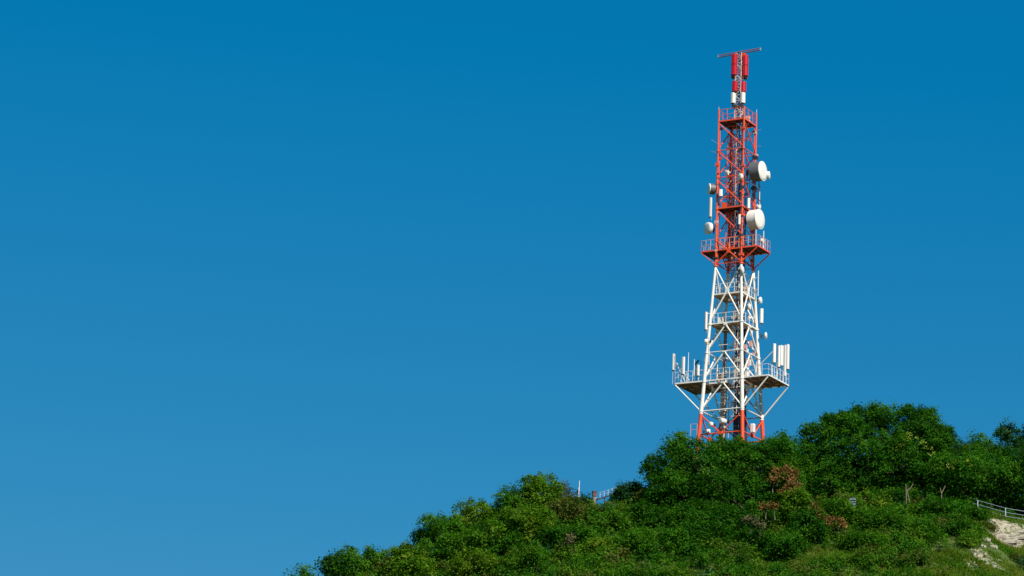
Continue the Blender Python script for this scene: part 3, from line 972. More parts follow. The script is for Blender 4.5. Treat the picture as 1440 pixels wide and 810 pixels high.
def crown_mesh(seed, rx, rz, dens=1.0, style='deep', lobes=None, size=0.24, open_=0.0, name='crown', base_cut=-0.75, flat=1.0):
    """crown centred on the origin, half width rx, half height rz"""
    rng = np.random.default_rng(seed)
    if lobes is None:
        n = int(np.clip(10 + rx * 7, 12, 55))
        L = []
        for i in range(n):
            d = unit(rng.normal(size=3))
            if d[2] < base_cut: d[2] = abs(d[2])
            k = rng.uniform(0.55, 0.90)
            q = rng.uniform(0.16, 0.36)
            L.append((d[0] * k * rx, d[1] * k * rx * 0.9, d[2] * k * rz, q * rx * 1.0, q * rx, q * min(rx, rz) * 1.0))
        L.append((0, 0, 0, rx * 0.62, rx * 0.55, rz * 0.62))
        L.append((rng.uniform(-.2, .2) * rx, 0, rz * 0.62, rx * 0.34, rx * 0.34, rz * 0.38))
        lobes = L
    L = np.array(lobes, float)
    area = 4 * PI * ((L[:, 3] * L[:, 4] + L[:, 3] * L[:, 5] + L[:, 4] * L[:, 5]) / 3)
    pts, outs, tl = [], [], []
    for i, l in enumerate(L):
        lt = rng.normal() * 0.22
        k = max(6, int(area[i] * 1.15 * dens))
        d = unit(rng.normal(size=(k, 3)))
        rr = rng.uniform(0.80, 1.06, (k, 1)) ** 1.0
        lump = 1 + 0.14 * np.sin(d[:, :1] * 5 + i) * np.cos(d[:, 1:2] * 6 + 2 * i) + 0.08 * rng.normal(size=(k, 1))
        p = l[:3] + d * l[3:6] * rr * lump
        keep = np.ones(k, bool)
        for j, m_ in enumerate(L):                     # drop what lies deep inside another lobe
            if j == i: continue
            q = (((p - m_[:3]) / m_[3:6]) ** 2).sum(1)
            keep &= ~((q < 0.55) & (rng.random(k) < 0.93))
        keep &= rng.random(k) > open_
        pts.append(p[keep])
        outs.append(unit(d[keep] / l[3:6] * l[3] + np.array([0, 0, 0.15])))
        tl.append(np.full(int(keep.sum()), lt))
    # stray sprigs breaking the outline
    c = np.concatenate(pts); o = np.concatenate(outs); tl = np.concatenate(tl)
    k = max(3, int(len(c) * 0.10))
    ii = rng.integers(0, len(c), k)
    c2 = c[ii] + o[ii] * rng.uniform(0.15, 0.55, (k, 1)) + rng.normal(size=(k, 3)) * 0.12
    per = 56
    V1, Q1, T1 = leaves_at(rng, c, o, per, 0.36, size, 0.46 + np.repeat(tl, per), clump_tint=.2, outb=0.75, upb=0.7, rnb=0.5, flat=True)
    V2, Q2, T2 = leaves_at(rng, c2, o[ii], 9, 0.14, size * 0.9, 0.60)
    V = np.concatenate([V1, V2]); Q = np.concatenate([Q1, Q2 + len(V1)]); T = np.concatenate([T1, T2])
    return np_mesh(name, V, Q, [LEAF[style]], T), L


def limb_path(mb, a, b_, r0, r1, rng, seg=4, wig=0.12):
    a, b_ = Vector(a), Vector(b_)
    L = (b_ - a).length
    prev, pr = a, r0
    for i in range(1, seg + 1):
        t_ = i / seg
        q = a.lerp(b_, t_)
        if i < seg:
            q += Vector((rng.uniform(-1, 1), rng.uniform(-1, 1), rng.uniform(-.4, .8))) * L * wig * 0.5
        r = r0 + (r1 - r0) * t_
        mb.tube(prev, q, pr, r, 7, caps=False)
        prev, pr = q, r


def tree(px, ytop, wpx, Y, style, label, cat='tree', name='broadleaf_tree', seed=0, dens=1.0, open_=0.0, size=0.24, lift=0.22, group=None,
         bark=None, hmin=None, sprigs=None, crown_name='crown', squash=None):
    top = at(px, ytop, Y)
    base = float(terrain(top.x, Y))
    h = top.z - base
    scale = F_PX / (Y * math.cos(PITCH) + top.z * math.sin(PITCH))
    rx = wpx / 2 / scale
    zb = h * lift                                     # bottom of the crown above the ground
    if squash: zb = h - squash
    rz = (h - zb) / 2
    e = empty(name, (top.x, Y, base), 0, label, cat, group)
    me, L = crown_mesh(seed, rx, rz, dens, style, size=size, open_=open_, name=crown_name)
    cz = zb + rz
    link(crown_name, me, e, (0, 0, cz * 0.985))
    rng = random.Random(seed)
    mb = MB()
    tr_ = max(0.06, 0.035 * h)
    limb_path(mb, (0, 0, -0.5), (rng.uniform(-.1, .1) * rx, 0, cz), tr_, tr_ * 0.55, rng, 5, 0.06)
    for l in L[:9]:
        limb_path(mb, (0, 0, zb * 0.6 + 0.3 * cz * rng.random()), (l[0], l[1], l[2] + cz), tr_ * 0.5, 0.02, rng)
    mb.build('trunk', bark or BARK, e)
    return e


# the trees and shrubs that can be told apart, left to right, near ridge line first
T = [
    # px, top, width, Y, style, seed, kw, label
    (428, 797, 56, 350, 'mid', 1, dict(lift=.1, name='shrub', cat='shrub', open_=.15), 'small green shrub at the far left foot of the ridge'),
    (462, 774, 40, 352, 'bluish', 2, dict(lift=.3, open_=.35, name='sapling'), 'sparse dark sapling near the left foot of the ridge'),
    (492, 767, 66, 351, 'mid', 3, dict(open_=.1), 'rounded olive green tree at the left foot of the ridge'),
    (527, 767, 42, 352, 'mid', 4, dict(lift=.3, open_=.25), 'small upright tree crown right of the rounded olive green tree'),
    (556, 781, 46, 350, 'olive', 5, dict(name='shrub', cat='shrub', open_=.2), 'low olive shrub in the dip of the left ridge'),
    (592, 742, 34, 352, 'bluish', 6, dict(lift=.25, open_=.45, name='sapling'), 'thin dark pointed sapling sticking out of the left ridge line'),
    (630, 720, 84, 351, 'mid', 7, dict(), 'broad tree with dark hollows on the left ridge line'),
    (574, 764, 60, 347, 'light', 8, dict(), 'fresh green tree below the thin dark sapling'),
    (672, 706, 90, 352, 'light', 9, dict(), 'light green tree crown left of the dark green ridge tree'),
    (728, 678, 68, 352, 'mid', 10, dict(open_=.08), 'dark green ridge tree with a pointed top left of the tallest left ridge tree'),
    (761, 664, 78, 353, 'light', 11, dict(), 'tallest bright green tree on the left half of the ridge'),
    (787, 668, 34, 354, 'dry', 12, dict(open_=.66, lift=.35, size=.16, dens=.7, name='bare_shrub'), 'thin brown half bare shrub sticking up beside the tallest left ridge tree'),
    (803, 686, 36, 353, 'dry', 13, dict(open_=.62, lift=.3, size=.16, dens=.7, name='bare_shrub'), 'thin twiggy brownish shrub beside the white pole'),
    (796, 700, 50, 349, 'olive', 14, dict(name='shrub', cat='shrub'), 'olive shrub with brownish leaves below the half bare shrub'),
    (820, 699, 32, 352, 'bluish', 15, dict(name='shrub', cat='shrub', open_=.1), 'bluish green shrub left of the brown pillar'),
    (880, 681, 40, 352, 'bluish', 16, dict(open_=.12), 'small bluish green tree right of the sloping handrail'),
    (893, 676, 46, 353, 'bluish', 17, dict(open_=.12), 'bluish green tree tucked against the big central tree'),
    (905, 688, 34, 351, 'olive', 18, dict(name='shrub', cat='shrub'), 'yellowish shrub between the bluish tree and the big central tree'),
    (860, 722, 70, 347, 'mid', 19, dict(), 'mid green tree below the sloping handrail'),
    (958, 604, 34, 356, 'mid', 20, dict(open_=.4, lift=.5), 'small sprig of a treetop above the left shoulder of the big central tree'),
    (1035, 613, 80, 358, 'mid', 22, dict(lift=.3, open_=.05), 'treetop in front of the tower foot behind the big central tree'),
    (1096, 603, 50, 357, 'deep', 23, dict(lift=.3, open_=.1), 'dark treetop right of the tower foot'),
    (1122, 612, 70, 354, 'deep', 24, dict(lift=.2), 'dark tree in the dip between the two big trees'),
    (1300, 600, 76, 356, 'mid', 26, dict(lift=.2, open_=.05), 'tree with pale painted highlights at the right shoulder of the biggest tree'),
    (1332, 600, 50, 360, 'bluish', 27, dict(lift=.3, open_=.15), 'dark bluish treetop in the skyline dip right of the biggest tree'),
    (1372, 606, 56, 360, 'mid', 28, dict(lift=.3, open_=.1), 'olive brown tinged treetop on the right skyline'),
    (1418, 590, 56, 362, 'bluish', 29, dict(lift=.35, open_=.3), 'loose dark treetop standing highest at the right skyline'),
    (1452, 588, 50, 361, 'bluish', 30, dict(lift=.35, open_=.2), 'dark tree cut by the right edge of the photo'),
    (1395, 622, 100, 355, 'deep', 31, dict(lift=.28), 'wide spreading tree above the pale blue fence'),
    (1460, 620, 90, 354, 'deep', 32, dict(lift=.3), 'dark tree leaning in over the fence at the right edge'),
    (1350, 640, 110, 351, 'deep', 33, dict(lift=.15), 'rounded tree with yellow green tips right of the dead forked trunks'),
    (1170, 640, 80, 352, 'deep', 34, dict(lift=.15), 'dark lower tree under the left side of the biggest tree'),
    (1100, 645, 70, 350, 'mid', 35, dict(lift=.12), 'green tree behind the rust brown shrubs'),
    (1250, 690, 80, 350, 'deep', 36, dict(lift=.1, name='shrub', cat='shrub'), 'dark shrub around the foot of the dead forked trunks'),
    (945, 720, 80, 346, 'deep', 37, dict(lift=.1), 'dark tree under the left skirt of the big central tree'),
    (905, 705, 60, 348, 'deep', 38, dict(lift=.1), 'dark green tree at the left foot of the big central tree'),
    (745, 712, 90, 346, 'light', 41, dict(), 'bright yellow green tree on the slope below the tallest left ridge tree'),
    (690, 735, 90, 345, 'mid', 42, dict(), 'green tree on the slope under the light green crown'),
    (635, 752, 90, 345, 'mid', 43, dict(), 'green tree on the lower left slope'),
    (1120, 686, 50, 344.5, 'light', 60, dict(lift=.0, name='shrub', cat='shrub'), 'bright green shrub right under the tallest rust brown shrub'),
    (1180, 704, 50, 345, 'mid', 61, dict(lift=.0, name='shrub', cat='shrub'), 'bright green shrub left of the pale slatted cabinet'),
    (1135, 715, 56, 342, 'deep', 62, dict(lift=.0, name='shrub', cat='shrub'), 'dark shrub between the rust brown patches'),
    (1320, 702, 90, 346.5, 'deep', 63, dict(lift=.0, name='shrub', cat='shrub'), 'wide dark shrub in front of the smaller dead forked trunk'),
    (1350, 715, 76, 347.5, 'deep', 64, dict(lift=.0, name='shrub', cat='shrub'), 'dark shrub hiding the left end of the pale blue fence'),
    (1245, 716, 80, 343.5, 'mid', 65, dict(lift=.0, name='shrub', cat='shrub'), 'mid green shrub on the slope below the dead forked trunks'),
    (1290, 735, 90, 342.5, 'deep', 66, dict(lift=.0, name='shrub', cat='shrub'), 'broad shrub halfway between the dead trunks and the bottom edge'),
    (1345, 742, 80, 343.5, 'deep', 67, dict(lift=.0, name='shrub', cat='shrub'), 'dark shrub at the left end of the pale rock bank'),
    (1215, 752, 70, 340, 'mid', 68, dict(lift=.0, name='shrub', cat='shrub'), 'round shrub just above the dry grass patch'),
    (1100, 748, 80, 340, 'deep', 69, dict(lift=.0, name='shrub', cat='shrub'), 'leafy shrub below the small rust brown patch'),
    (900, 745, 80, 341, 'mid', 71, dict(lift=.0, name='shrub', cat='shrub'), 'spreading shrub left of the hollow under the big central tree'),
    (850, 758, 70, 341, 'light', 72, dict(lift=.0, name='shrub', cat='shrub'), 'fresh green shrub below the mid green tree by the handrail'),
    (745, 768, 80, 340, 'mid', 73, dict(lift=.0, name='shrub', cat='shrub'), 'green shrub at the bottom below the bright yellow green tree'),
    (670, 775, 80, 341, 'light', 74, dict(lift=.0, name='shrub', cat='shrub'), 'light green shrub near the bottom edge on the left slope'),
    (595, 785, 80, 344, 'light', 75, dict(lift=.0, name='shrub', cat='shrub'), 'leafy shrub at the bottom edge below the thin dark sapling'),
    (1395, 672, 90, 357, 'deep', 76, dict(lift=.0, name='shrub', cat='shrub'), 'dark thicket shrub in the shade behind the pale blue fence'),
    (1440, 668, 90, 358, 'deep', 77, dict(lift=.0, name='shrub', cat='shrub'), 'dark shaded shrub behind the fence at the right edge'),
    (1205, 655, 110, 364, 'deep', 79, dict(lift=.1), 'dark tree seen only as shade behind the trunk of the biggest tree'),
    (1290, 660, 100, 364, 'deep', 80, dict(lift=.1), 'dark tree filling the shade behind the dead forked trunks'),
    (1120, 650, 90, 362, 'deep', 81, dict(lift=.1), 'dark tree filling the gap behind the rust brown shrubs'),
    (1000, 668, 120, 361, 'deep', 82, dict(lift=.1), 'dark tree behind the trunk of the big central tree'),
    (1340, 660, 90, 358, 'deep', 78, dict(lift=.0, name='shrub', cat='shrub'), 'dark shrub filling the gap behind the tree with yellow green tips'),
    (955, 742, 80, 341.5, 'deep', 83, dict(lift=.0, name='shrub', cat='shrub'), 'dark shrub in the hollow at the lower left of the big central tree'),
    (800, 740, 80, 344, 'deep', 44, dict(), 'dark tree with a hollow on the slope below the white pole'),
]
for (px, yt, w, Y, st, sd_, kw, lab) in T:
    kw = dict(kw)
    kw.setdefault('cat', 'tree')
    tree(px, yt, w, Y, st, lab, seed=sd_, **kw)


def big_tree(lobes, Y, style, label, seed, dens=1.0, trunk_px=None):
    """crown of several masses at (px, py, radius px, metres nearer), merged to one crown"""
    cx_ = np.mean([l[0] for l in lobes]); 
    c0 = at(cx_, 700, Y)
    bz = float(terrain(c0.x, Y))
    L = []
    rng = np.random.default_rng(seed)
    for (px, py, r, dy) in lobes:
        p = at(px, py, Y - dy)
        sc_ = F_PX / (Y * 1.02)
        rr = r / 13.4
        L.append((p.x - c0.x, -dy, p.z - bz, rr * .85, rr * 0.8, rr * 0.8))
        for _ in range(9):
            d = unit(rng.normal(size=3) + np.array([0, -.4, .3]))
            k_ = rng.uniform(.22, .42)
            L.append((p.x - c0.x + d[0] * rr * .92, -dy + d[1] * rr * .85, p.z - bz + d[2] * rr * .82, rr * k_, rr * k_, rr * k_ * .9))
    e = empty('broadleaf_tree', (c0.x, Y, bz), 0, label, 'tree')
    me, LL = crown_mesh(seed, 1, 1, dens, style, lobes=L)
    link('crown', me, e)
    r_ = random.Random(seed)
    mb = MB()
    h = max(l[2] for l in L)
    limb_path(mb, (0, 0, -0.5), (0, 0, h * 0.6), 0.34, 0.2, r_, 6, 0.05)
    for l in LL[::10]:
        limb_path(mb, (0, 0, h * (0.15 + 0.3 * r_.random())), (l[0], l[1], l[2]), 0.17, 0.03, r_)
    mb.build('trunk', BARK, e)
    return e


big_tree([(1000, 658, 40, 0), (950, 650, 32, 0), (930, 690, 26, 1), (1040, 652, 34, -1), (1072, 654, 32, 0), (960, 700, 36, 2), (1010, 705, 44, 2.5),
          (1060, 700, 36, 1.5), (925, 655, 16, 0), (980, 639, 26, -0.5), (1015, 641, 24, -1), (920, 720, 24, 1), (1000, 750, 38, 3), (1085, 690, 20, 1), (1105, 640, 28, -1), (990, 690, 44, -2.5), (1040, 690, 40, -2.5), (945, 680, 30, -2), (935, 735, 28, 5), (985, 742, 36, 6), (1035, 742, 34, 6), (1010, 768, 28, 8), (1065, 735, 28, 5), (1050, 765, 24, 8)],
         350, 'deep', 'big dark green central tree in front of the tower foot', 51)
big_tree([(1190, 622, 40, 0), (1240, 612, 40, 0), (1285, 622, 36, -0.5), (1160, 640, 28, 0), (1215, 600, 26, -1), (1262, 598, 26, -1), (1210, 650, 40, 2),
          (1262, 655, 40, 1.5), (1300, 590, 18, -1), (1180, 595, 16, -1), (1150, 610, 18, -1), (1312, 640, 30, 0), (1240, 585, 18, -1.5), (1304, 596, 17, -.5), (1322, 612, 14, -.5), (1172, 596, 16, -1), (1205, 588, 16, -1), (1282, 585, 14, -1), (1215, 640, 44, -3), (1270, 640, 44, -3), (1180, 650, 30, -3)],
         354, 'deep', 'biggest dark green tree on the skyline right of the tower', 52)


# small colour accents: highlights painted as yellow-green leaves, and rust brown shrubs
def sprays(name, spots, style, label, cat, Y0, dens=1.0, size=0.24, per=22, spread=.2):
    cs = []
    rng = np.random.default_rng(abs(hash(label)) % 1000 if False else len(label) * 7)
    c0 = at(spots[0][0], spots[0][1], spots[0][4] if len(spots[0]) > 4 else Y0)
    base = Vector((c0.x, c0.y, float(terrain(c0.x, c0.y))))
    stems = []; rr = random.Random(len(label))
    for s in spots:
        px, py, rx, ry = s[:4]
        Y = s[4] if len(s) > 4 else Y0
        c = at(px, py, Y) - base
        n = max(6, int(rx * ry * 0.20 * dens))
        q = rng.normal(size=(n, 3)) * 0.45
        cs.append(np.array(c) + q * np.array([rx / 13.4, min(rx, ry) / 13.4, ry / 13.4]))
        stems.append(MB())
        limb_path(stems[-1], tuple(c + Vector((rr.uniform(-.2, .2), .2, -1.3))), tuple(c), 0.05, 0.012, rr)
    cs = np.concatenate(cs)
    V, Q, Tt = leaves_at(rng, cs, np.tile([[0.3, -0.8, 0.4]], (len(cs), 1)), per, spread, size, 0.5)
    e = empty(name, base, 0, label, cat)
    link('foliage', np_mesh('foliage', V, Q, [LEAF[style]], Tt), e)
    for st_ in stems:
        st_.build('stem', DEADWOOD if style == 'rust' else BARK, e)
    return e


sprays('rust_shrub', [(1094, 664, 9, 5), (1108, 659, 10, 4), (1120, 665, 8, 5), (1088, 674, 7, 5), (1112, 672, 6, 3)], 'rust', 'tallest rust brown withered shrub right of the big central tree', 'shrub', 346.2, .8)
sprays('rust_shrub', [(1108, 687, 9, 6), (1118, 682, 8, 5), (1102, 694, 8, 4), (1119, 693, 7, 5)], 'rust', 'rust brown withered shrub just under the tallest one', 'shrub', 345.2, .9)
sprays('rust_shrub', [(1078, 711, 8, 3), (1090, 712, 9, 3)], 'rust', 'small flat rust brown patch left below the tallest withered shrub', 'shrub', 341.5, 1.3)
sprays('rust_shrub', [(1146, 713, 5, 6), (1154, 722, 7, 5), (1162, 730, 6, 4)], 'rust', 'thin rust brown withered shrub slanting down right of the others', 'shrub', 341.3, .9)
sprays('rust_shrub', [(1180, 732, 8, 5), (1187, 736, 6, 4)], 'rust', 'rust brown withered shrub furthest right under the biggest tree', 'shrub', 341.3, 1.2)
sprays('rust_shrub', [(1056, 731, 10, 4), (1070, 738, 9, 4)], 'dry', 'greyish brown withered shrub lowest of the brown ones', 'shrub', 339.2, 1.2)
sprays('rust_shrub', [(803, 758, 9, 5), (752, 802, 10, 6)], 'dry', 'dull brown dry shrub on the slope below the white pole', 'shrub', 338.5)


def tips(host_label, spots, Y, size=.2):
    """highlights put into the colour of extra leaves, a part of the tree that carries them"""
    host = next(o for o in bpy.data.objects if o.get('label') == host_label)
    rng = np.random.default_rng(5)
    cs = []
    for (px, py, rx, ry) in spots:
        c = at(px, py, Y) - host.location
        q = rng.normal(size=(max(3, int(rx * ry * .07)), 3)) * .5
        cs.append(np.array(c) + q * np.array([rx / 13.4, .4, ry / 13.4]))
    cs = np.concatenate(cs)
    V, Q, Tt = leaves_at(rng, cs, np.tile([[0.3, -0.6, 0.6]], (len(cs), 1)), 9, .12, size, 0.5)
    link('highlight_leaves', np_mesh('highlight_leaves', V, Q, [LEAF['yellow']], Tt), host)


tips('rounded tree with yellow green tips right of the dead forked trunks', [(1350, 650, 16, 6), (1338, 655, 8, 5), (1362, 648, 7, 5)], 348.2)
tips('tree with pale painted highlights at the right shoulder of the biggest tree', [(1285, 615, 16, 8), (1300, 622, 8, 8), (1272, 628, 10, 8), (1312, 636, 6, 6), (1276, 610, 6, 6)], 350.2)


# ------------------------------------------------------------------ undergrowth: nobody could count it
def grassy(x, y):
    """1 where short grass replaces the thicket"""
    g_ = np.zeros_like(x)
    for (cx, cy, rx, ry) in GRASS:
        q = ((x - cx) / rx) ** 2 + ((y - cy) / ry) ** 2
        g_ = np.maximum(g_, np.clip(1.6 - q * 1.1, 0, 1))
    return g_


for (px, py, w_, Y_, st_, sd_, lab_) in [(1388, 741, 16, 347.6, 'olive', 90, 'tiny olive bush on the upper left rim of the pale rock bank'),
                                         (1408, 777, 22, 343.2, 'mid', 91, 'small green bush at the foot of the pale rock bank'),
                                         (1388, 764, 14, 345.2, 'olive', 93, 'tiny olive bush on the left half of the pale rock bank'),
                                         (1432, 783, 26, 341.8, 'olive', 94, 'low olive bush near the lower right corner'),
                                         (1362, 778, 26, 342.0, 'mid', 95, 'low green bush left of the trailing bare patches')]:
    tree(px, py, w_, Y_, st_, lab_, seed=sd_, lift=0.0, name='shrub', cat='shrub', size=.18)

GRASS = []
for (px, py, rx, ry) in [(915, 808, 3.0, .9), (960, 812, 3.0, .8), (1110, 800, 3.4, 1.4), (1160, 785, 3.6, 2.2), (1205, 775, 2.0, 1.4), (1330, 808, 5.5, 1.6), (1400, 800, 5.0, 3.4),
                         (1430, 735, 4.6, 1.2), (1430, 770, 5.5, 3.5), (1340, 785, 3.0, 1.8), (1255, 810, 3.0, 1.0)]:
    cx_, cy_ = hit2(px, min(py, 808))
    GRASS.append((cx_, cy_, rx, ry))

rng = np.random.default_rng(77)
n = 3000
X = rng.uniform(-34, 64, n); Yv = rng.uniform(326, 353, n)
X2 = rng.uniform(8, 66, 500); Y2 = rng.uniform(352, 376, 500)
X = np.concatenate([X, X2]); Yv = np.concatenate([Yv, Y2])
gm = grassy(X, Yv)
keep = rng.random(len(X)) > gm * 1.08
keep &= ~((X > 46) & (Yv > 346.5) & (Yv < 351.5))
keep &= ~((X > 45.2) & (Yv < 349) & (rng.random(len(X)) < .88))
keep &= ~((np.hypot(X - TX, Yv - TY) < 4.5))
X, Yv = X[keep], Yv[keep]
rad = rng.uniform(0.35, 1.2, len(X)) ** 1.2 * (1 - 0.45 * (Yv > 352)) * (1 - .5 * (grassy(X, Yv) > .4))
styles = rng.choice(['deep', 'mid', 'light', 'olive', 'bluish'], len(X), p=[.30, .36, .16, .11, .07])
rad *= 1.15
big = wob(X, Yv, 6.0, 9)
styles = np.where((big > 0.45) & (styles == 'deep'), 'light', styles)
for st in ('deep', 'mid', 'light', 'olive', 'bluish'):
    sel = np.where(styles == st)[0]
    cs, os_ = [], []
    for i in sel:
        r = rad[i]
        k = int(5 + r * r * 9)
        d = unit(rng.normal(size=(k, 3)))
        d[:, 2] = np.abs(d[:, 2])
        c = np.array([X[i], Yv[i], float(terrain(X[i], Yv[i])) + r * 0.25])
        cs.append(c + d * np.array([r, r, r * rng.uniform(.7, 1.2)]) * rng.uniform(.75, 1.08, (k, 1)))
        os_.append(d)
    V, Q, Tt = leaves_at(rng, np.concatenate(cs), np.concatenate(os_), 21, 0.21, 0.22, 0.46, rnb=.55, outb=.85)
    o = link('undergrowth', np_mesh('undergrowth', V, Q, [LEAF[st]], Tt))
    tag(o, {'deep': 'dark green undergrowth covering the hillside', 'mid': 'mid green undergrowth covering the hillside', 'light': 'bright green undergrowth in the thicket on the slope',
            'olive': 'olive coloured undergrowth scattered through the thicket', 'bluish': 'bluish green undergrowth scattered through the thicket'}[st], 'undergrowth', kind='stuff')

# grass
n = 120000
X = rng.uniform(10, 64, n); Yv = rng.uniform(327, 352.5, n)
keep = (rng.random(n) < np.clip(grassy(X, Yv) * 1.1 + 0.06, 0, 1)) & (bare_at(X, Yv) < rng.uniform(0.15, 0.6, n))
keep &= wob(X, Yv, 0.45, 5) > rng.uniform(-.9, .25, n)
X, Yv = X[keep], Yv[keep]
Z = terrain(X, Yv)
per = 4
p = np.repeat(np.stack([X, Yv, Z], 1), per, 0) + rng.normal(size=(len(X) * per, 3)) * np.array([.09, .09, 0])
lean = rng.normal(size=p.shape) * np.array([.16, .16, 0])
hh = rng.uniform(.14, .42, (len(p), 1)) * np.repeat(1 + .5 * wob(X, Yv, 1.4, 8), per)[:, None]
w = unit(rng.normal(size=p.shape) * np.array([1, 1, 0])) * rng.uniform(.025, .06, (len(p), 1))
V = np.stack([p - w, p + w, p + lean + np.array([0, 0, 1.0]) * hh], 1).reshape(-1, 3)
tt = np.clip(.45 + .35 * np.repeat(wob(X, Yv, 2.2, 6), per) + rng.normal(size=len(p)) * .15, 0, 1)
o = link('grass', np_mesh('grass', V, np.arange(len(V)).reshape(-1, 3), [LEAF['grass']], np.repeat(tt, 3)))
tag(o, 'rough yellowish green grass on the open parts of the slope', 'grass', kind='stuff')

# ------------------------------------------------------------------ rock ledges in the cut bank
rk, t, b = new_mat('pale_layered_rock')
tc = t.nodes.new('ShaderNodeTexCoord')
mp = t.nodes.new('ShaderNodeMapping'); mp.inputs['Scale'].default_value = (1, 1, 5)
n1 = t.nodes.new('ShaderNodeTexNoise'); n1.inputs['Scale'].default_value = 1.5; n1.inputs['Detail'].default_value = 8
cr = t.nodes.new('ShaderNodeValToRGB')
cr.color_ramp.elements[0].position = .32; cr.color_ramp.elements[0].color = (.17, .135, .095, 1)
cr.color_ramp.elements[1].position = .62; cr.color_ramp.elements[1].color = (.50, .45, .35, 1)
t.links.new(tc.outputs['Object'], mp.inputs[0]); t.links.new(mp.outputs[0], n1.inputs['Vector'])
t.links.new(n1.outputs['Fac'], cr.inputs[0]); t.links.new(cr.outputs[0], b.inputs['Base Color'])
b.inputs['Roughness'].default_value = .95
bp = t.nodes.new('ShaderNodeBump'); bp.inputs['Strength'].default_value = .8; bp.inputs['Distance'].default_value = .08
t.links.new(n1.outputs['Fac'], bp.inputs['Height']); t.links.new(bp.outputs[0], b.inputs['Normal'])
c = ground_hit(1415, 765)
oc = empty('rock_outcrop', (c.x, c.y, c.z), 0, 'pale layered rock bank breaking out of the grass below the fence', 'rock outcrop')
rr = random.Random(9)


def rock_slab(px, py, w, d, h, tilt):
    p = ground_hit(px, py)
    mb = MB()
    n = 14
    top, bot = [], []
    ph = rr.random() * 6
    for i in range(n):
        a = 2 * PI * i / n
        k = 1 + .22 * math.sin(3 * a + ph) + rr.uniform(-.13, .13)
        x, y = math.cos(a) * w / 2 * k, math.sin(a) * d / 2 * k
        top.append((x, y, h / 2 + rr.uniform(-.05, .05)))
        bot.append((x * .93, y * .8, -h / 2))
    mb.add(top + bot, [(n + i, n + (i + 1) % n, (i + 1) % n, i) for i in range(n)])
    mb.add(top + [(0, 0, h / 2 + .05)], [(i, (i + 1) % n, n) for i in range(n)])
    o = mb.build('rock_ledge', rk, oc)
    o.location = (p.x - c.x, p.y - c.y, p.z - c.z - 0.10)
    o.rotation_euler = (R(-14) + rr.uniform(-.15, .15), tilt, rr.uniform(-.45, .45))
    return o


for (px, py, w, d, h) in [(1436, 747, 2.0, .6, .30), (1404, 753, 2.4, .9, .5), (1434, 755, 3.0, .9, .5), (1412, 762, 3.0, .9, .5), (1445, 763, 2.6, .9, .45),
                          (1385, 758, 1.0, .8, .35), (1382, 768, .8, .6, .3), (1425, 769, 2.4, .7, .4), (1395, 768, 1.0, .6, .3), (1391, 737, .7, .4, .25), (1380, 786, .8, .5, .2), (1404, 788, .7, .4, .2)]:
    rock_slab(px, py, w, d, h, rr.uniform(-.06, .06))

mb = MB()
for i in range(160):
    bx, by, brx, bry, bk = BARE[rr.choice([0, 1, 2, 3, 4, 5, 6])]
    x, y = bx + rr.gauss(0, .55) * brx, by + rr.gauss(0, .55) * bry
    z = float(terrain(x, y)); q_ = rr.uniform(.04, .17)
    pts_ = [Vector((rr.uniform(.6, 1) * a_, rr.uniform(.6, 1) * b2, rr.uniform(.4, .9) * c2)) * q_ for a_, b2, c2 in ((1, 0, 0), (0, 1, 0), (-1, 0, 0), (0, -1, 0), (.2, .1, 1), (0, 0, -1))]
    mb.add([v_ + Vector((x, y, z + .03)) for v_ in pts_], [(0, 1, 4), (1, 2, 4), (2, 3, 4), (3, 0, 4), (1, 0, 5), (2, 1, 5), (3, 2, 5), (0, 3, 5)])
tag(mb.build('rubble', rk), 'loose pale stones scattered over the bare soil', 'rubble', kind='stuff')

# ------------------------------------------------------------------ fence along the crest
fpts = []
for (px, py, Y) in [(1262, 702, 354), (1299, 702, 353), (1336, 707, 352), (1375, 716, 350.6), (1414, 727, 349.2), (1450, 733, 348.6), (1490, 738, 348.4)]:
    p = at(px, py, Y)
    fpts.append(Vector((p.x, p.y, p.z)))
fe = empty('rail_fence', fpts[4], 0, 'pale blue steel fence of three rails along the top of the bank', 'fence')
q = [p - fpts[4] for p in fpts]
for p in q:
    g_ = float(terrain(p.x + fpts[4].x, p.y + fpts[4].y)) - fpts[4].z
    MB().beam(p + Vector((0, 0, min(-.1, g_ - p.z - .2))), p + Vector((0, 0, .92)), 0.085, .085).build('fence_post', FENCEP, fe)
for hgt in (.08, .47, .88):
    for a, b_ in zip(q[:-1], q[1:]):
        MB().tube(a + Vector((0, 0, hgt)), b_ + Vector((0, 0, hgt)), .024, n=6).build('fence_rail', FENCEP, fe)

# sloping handrail walkway on the left ridge
a, b_ = at(838, 703, 352), at(872, 692, 354)
wk = empty('walkway', a, 0, 'small sloping walkway with a whitish railing on the left ridge, carried by a dark post', 'walkway')
d = b_ - a
MB().beam((0, 0, 0), d, 0.5, 0.12).build('walkway_deck', STEEL, wk)
for i in range(7):
    s = d * (i / 6)
    MB().tube(s, s + Vector((0, 0, .62)), .018, n=6).build('rail_post', WHITE, wk)
for hh in (.35, .62):
    MB().tube(d * .12 + Vector((0, 0, hh)), d + Vector((0, 0, hh)), .017, n=6).build('handrail', GALV, wk)
s = at(850, 699, 352.6) - a
MB().beam(s, s + Vector((0, 0, -3.0)), .13, .13).build('support_post', STEEL, wk)

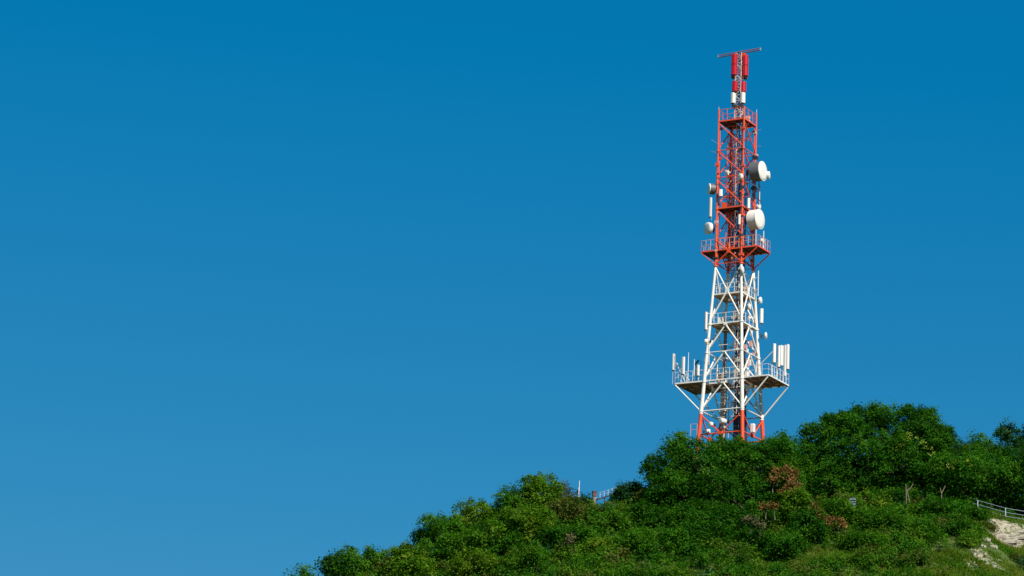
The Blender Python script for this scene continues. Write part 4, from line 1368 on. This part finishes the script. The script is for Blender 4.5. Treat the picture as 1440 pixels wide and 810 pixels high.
# brown pillar with a capped head
p = at(836, 691, 351.5)
gz = float(terrain(p.x, p.y))
pi_ = empty('brown_pillar', (p.x, p.y, gz), R(15), 'short reddish brown pillar with a wide dark capped head left of the walkway', 'pillar')
H = p.z - gz
bevelled(MB().box((0, 0, H - .32), (.36, .36, .38)).build('head', BROWN, pi_))
MB().box((0, 0, H - .03), (.44, .44, .14)).build('cap', STEEL, pi_)
MB().box((0, 0, (H - .57) / 2 - .1), (.27, .27, H - .37)).build('shaft', painted('grey_brown_post', (.24, .18, .15), .8), pi_)
MB().box((-.05, -.16, H - 1.25), (.18, .06, .25)).build('notice_plate', FADED, pi_)

# white pole
p = at(814.5, 676, 352.5)
gz = float(terrain(p.x, p.y))
e = empty('white_pole', (p.x, p.y, gz), 0, 'slender white pole rising out of the twiggy shrub on the left ridge', 'pole')
MB().tube((0, 0, -.3), (0, 0, p.z - gz - .7), .05, n=8).build('lower_tube', WHITE, e)
MB().tube((0.02, 0, p.z - gz - 1.0), (0.04, 0, p.z - gz), .035, n=8).build('upper_tube', WHITE, e)


# dead forked trunks
def snag(pts, r, label, Y):
    c0 = at(*pts[0][0], Y)
    gz = float(terrain(c0.x, Y))
    e = empty('dead_tree', (c0.x, Y, gz), 0, label, 'dead tree')
    rs = random.Random(3)
    for k, ln in enumerate(pts):
        mb = MB()
        w = [at(*q_, Y) - Vector((c0.x, Y, gz)) for q_ in ln]
        if k == 0: w = [w[0] + Vector((0, 0, -w[0].z - .3))] + w
        for i, (a_, b2) in enumerate(zip(w[:-1], w[1:])):
            mb.tube(a_, b2, r * (1 - .2 * i) * (1 if k == 0 else .7), r * (1 - .2 * (i + 1)) * (1 if k == 0 else .7), 7)
        mb.build('trunk' if k == 0 else 'branch', DEADWOOD, e)
    return e


snag([[(1274, 718), (1274.5, 698), (1274, 681)], [(1280.5, 710), (1277, 696), (1275, 688)], [(1275, 690), (1281, 686), (1284, 680)]], .075,
     'bleached dead tree with two leaning stems in front of the dark shrubs', 345.5)
snag([[(1324, 712), (1324, 694), (1322, 686)], [(1324, 694), (1328, 686), (1329.5, 683)]], .07, 'smaller dead forked trunk left of the tree with yellow green tips', 346)

# pale slatted cabinet in the shade under the biggest tree
p = at(1199, 710, 347.2)
cb = empty('slatted_cabinet', (p.x, p.y, p.z - .3), R(-10), 'pale blue slatted cabinet half hidden in the shade under the biggest tree', 'cabinet')
MB().box((0, .2, .5), (.62, .35, 1.1)).build('cabinet_body', STEEL, cb)
for i in range(4):
    MB().box((0, 0, .12 + .25 * i), (.6, .06, .12)).build('slat', painted('dull_blue_slat', (0.22, 0.28, 0.34), 0.6) if i == 0 else bpy.data.materials['dull_blue_slat'], cb)
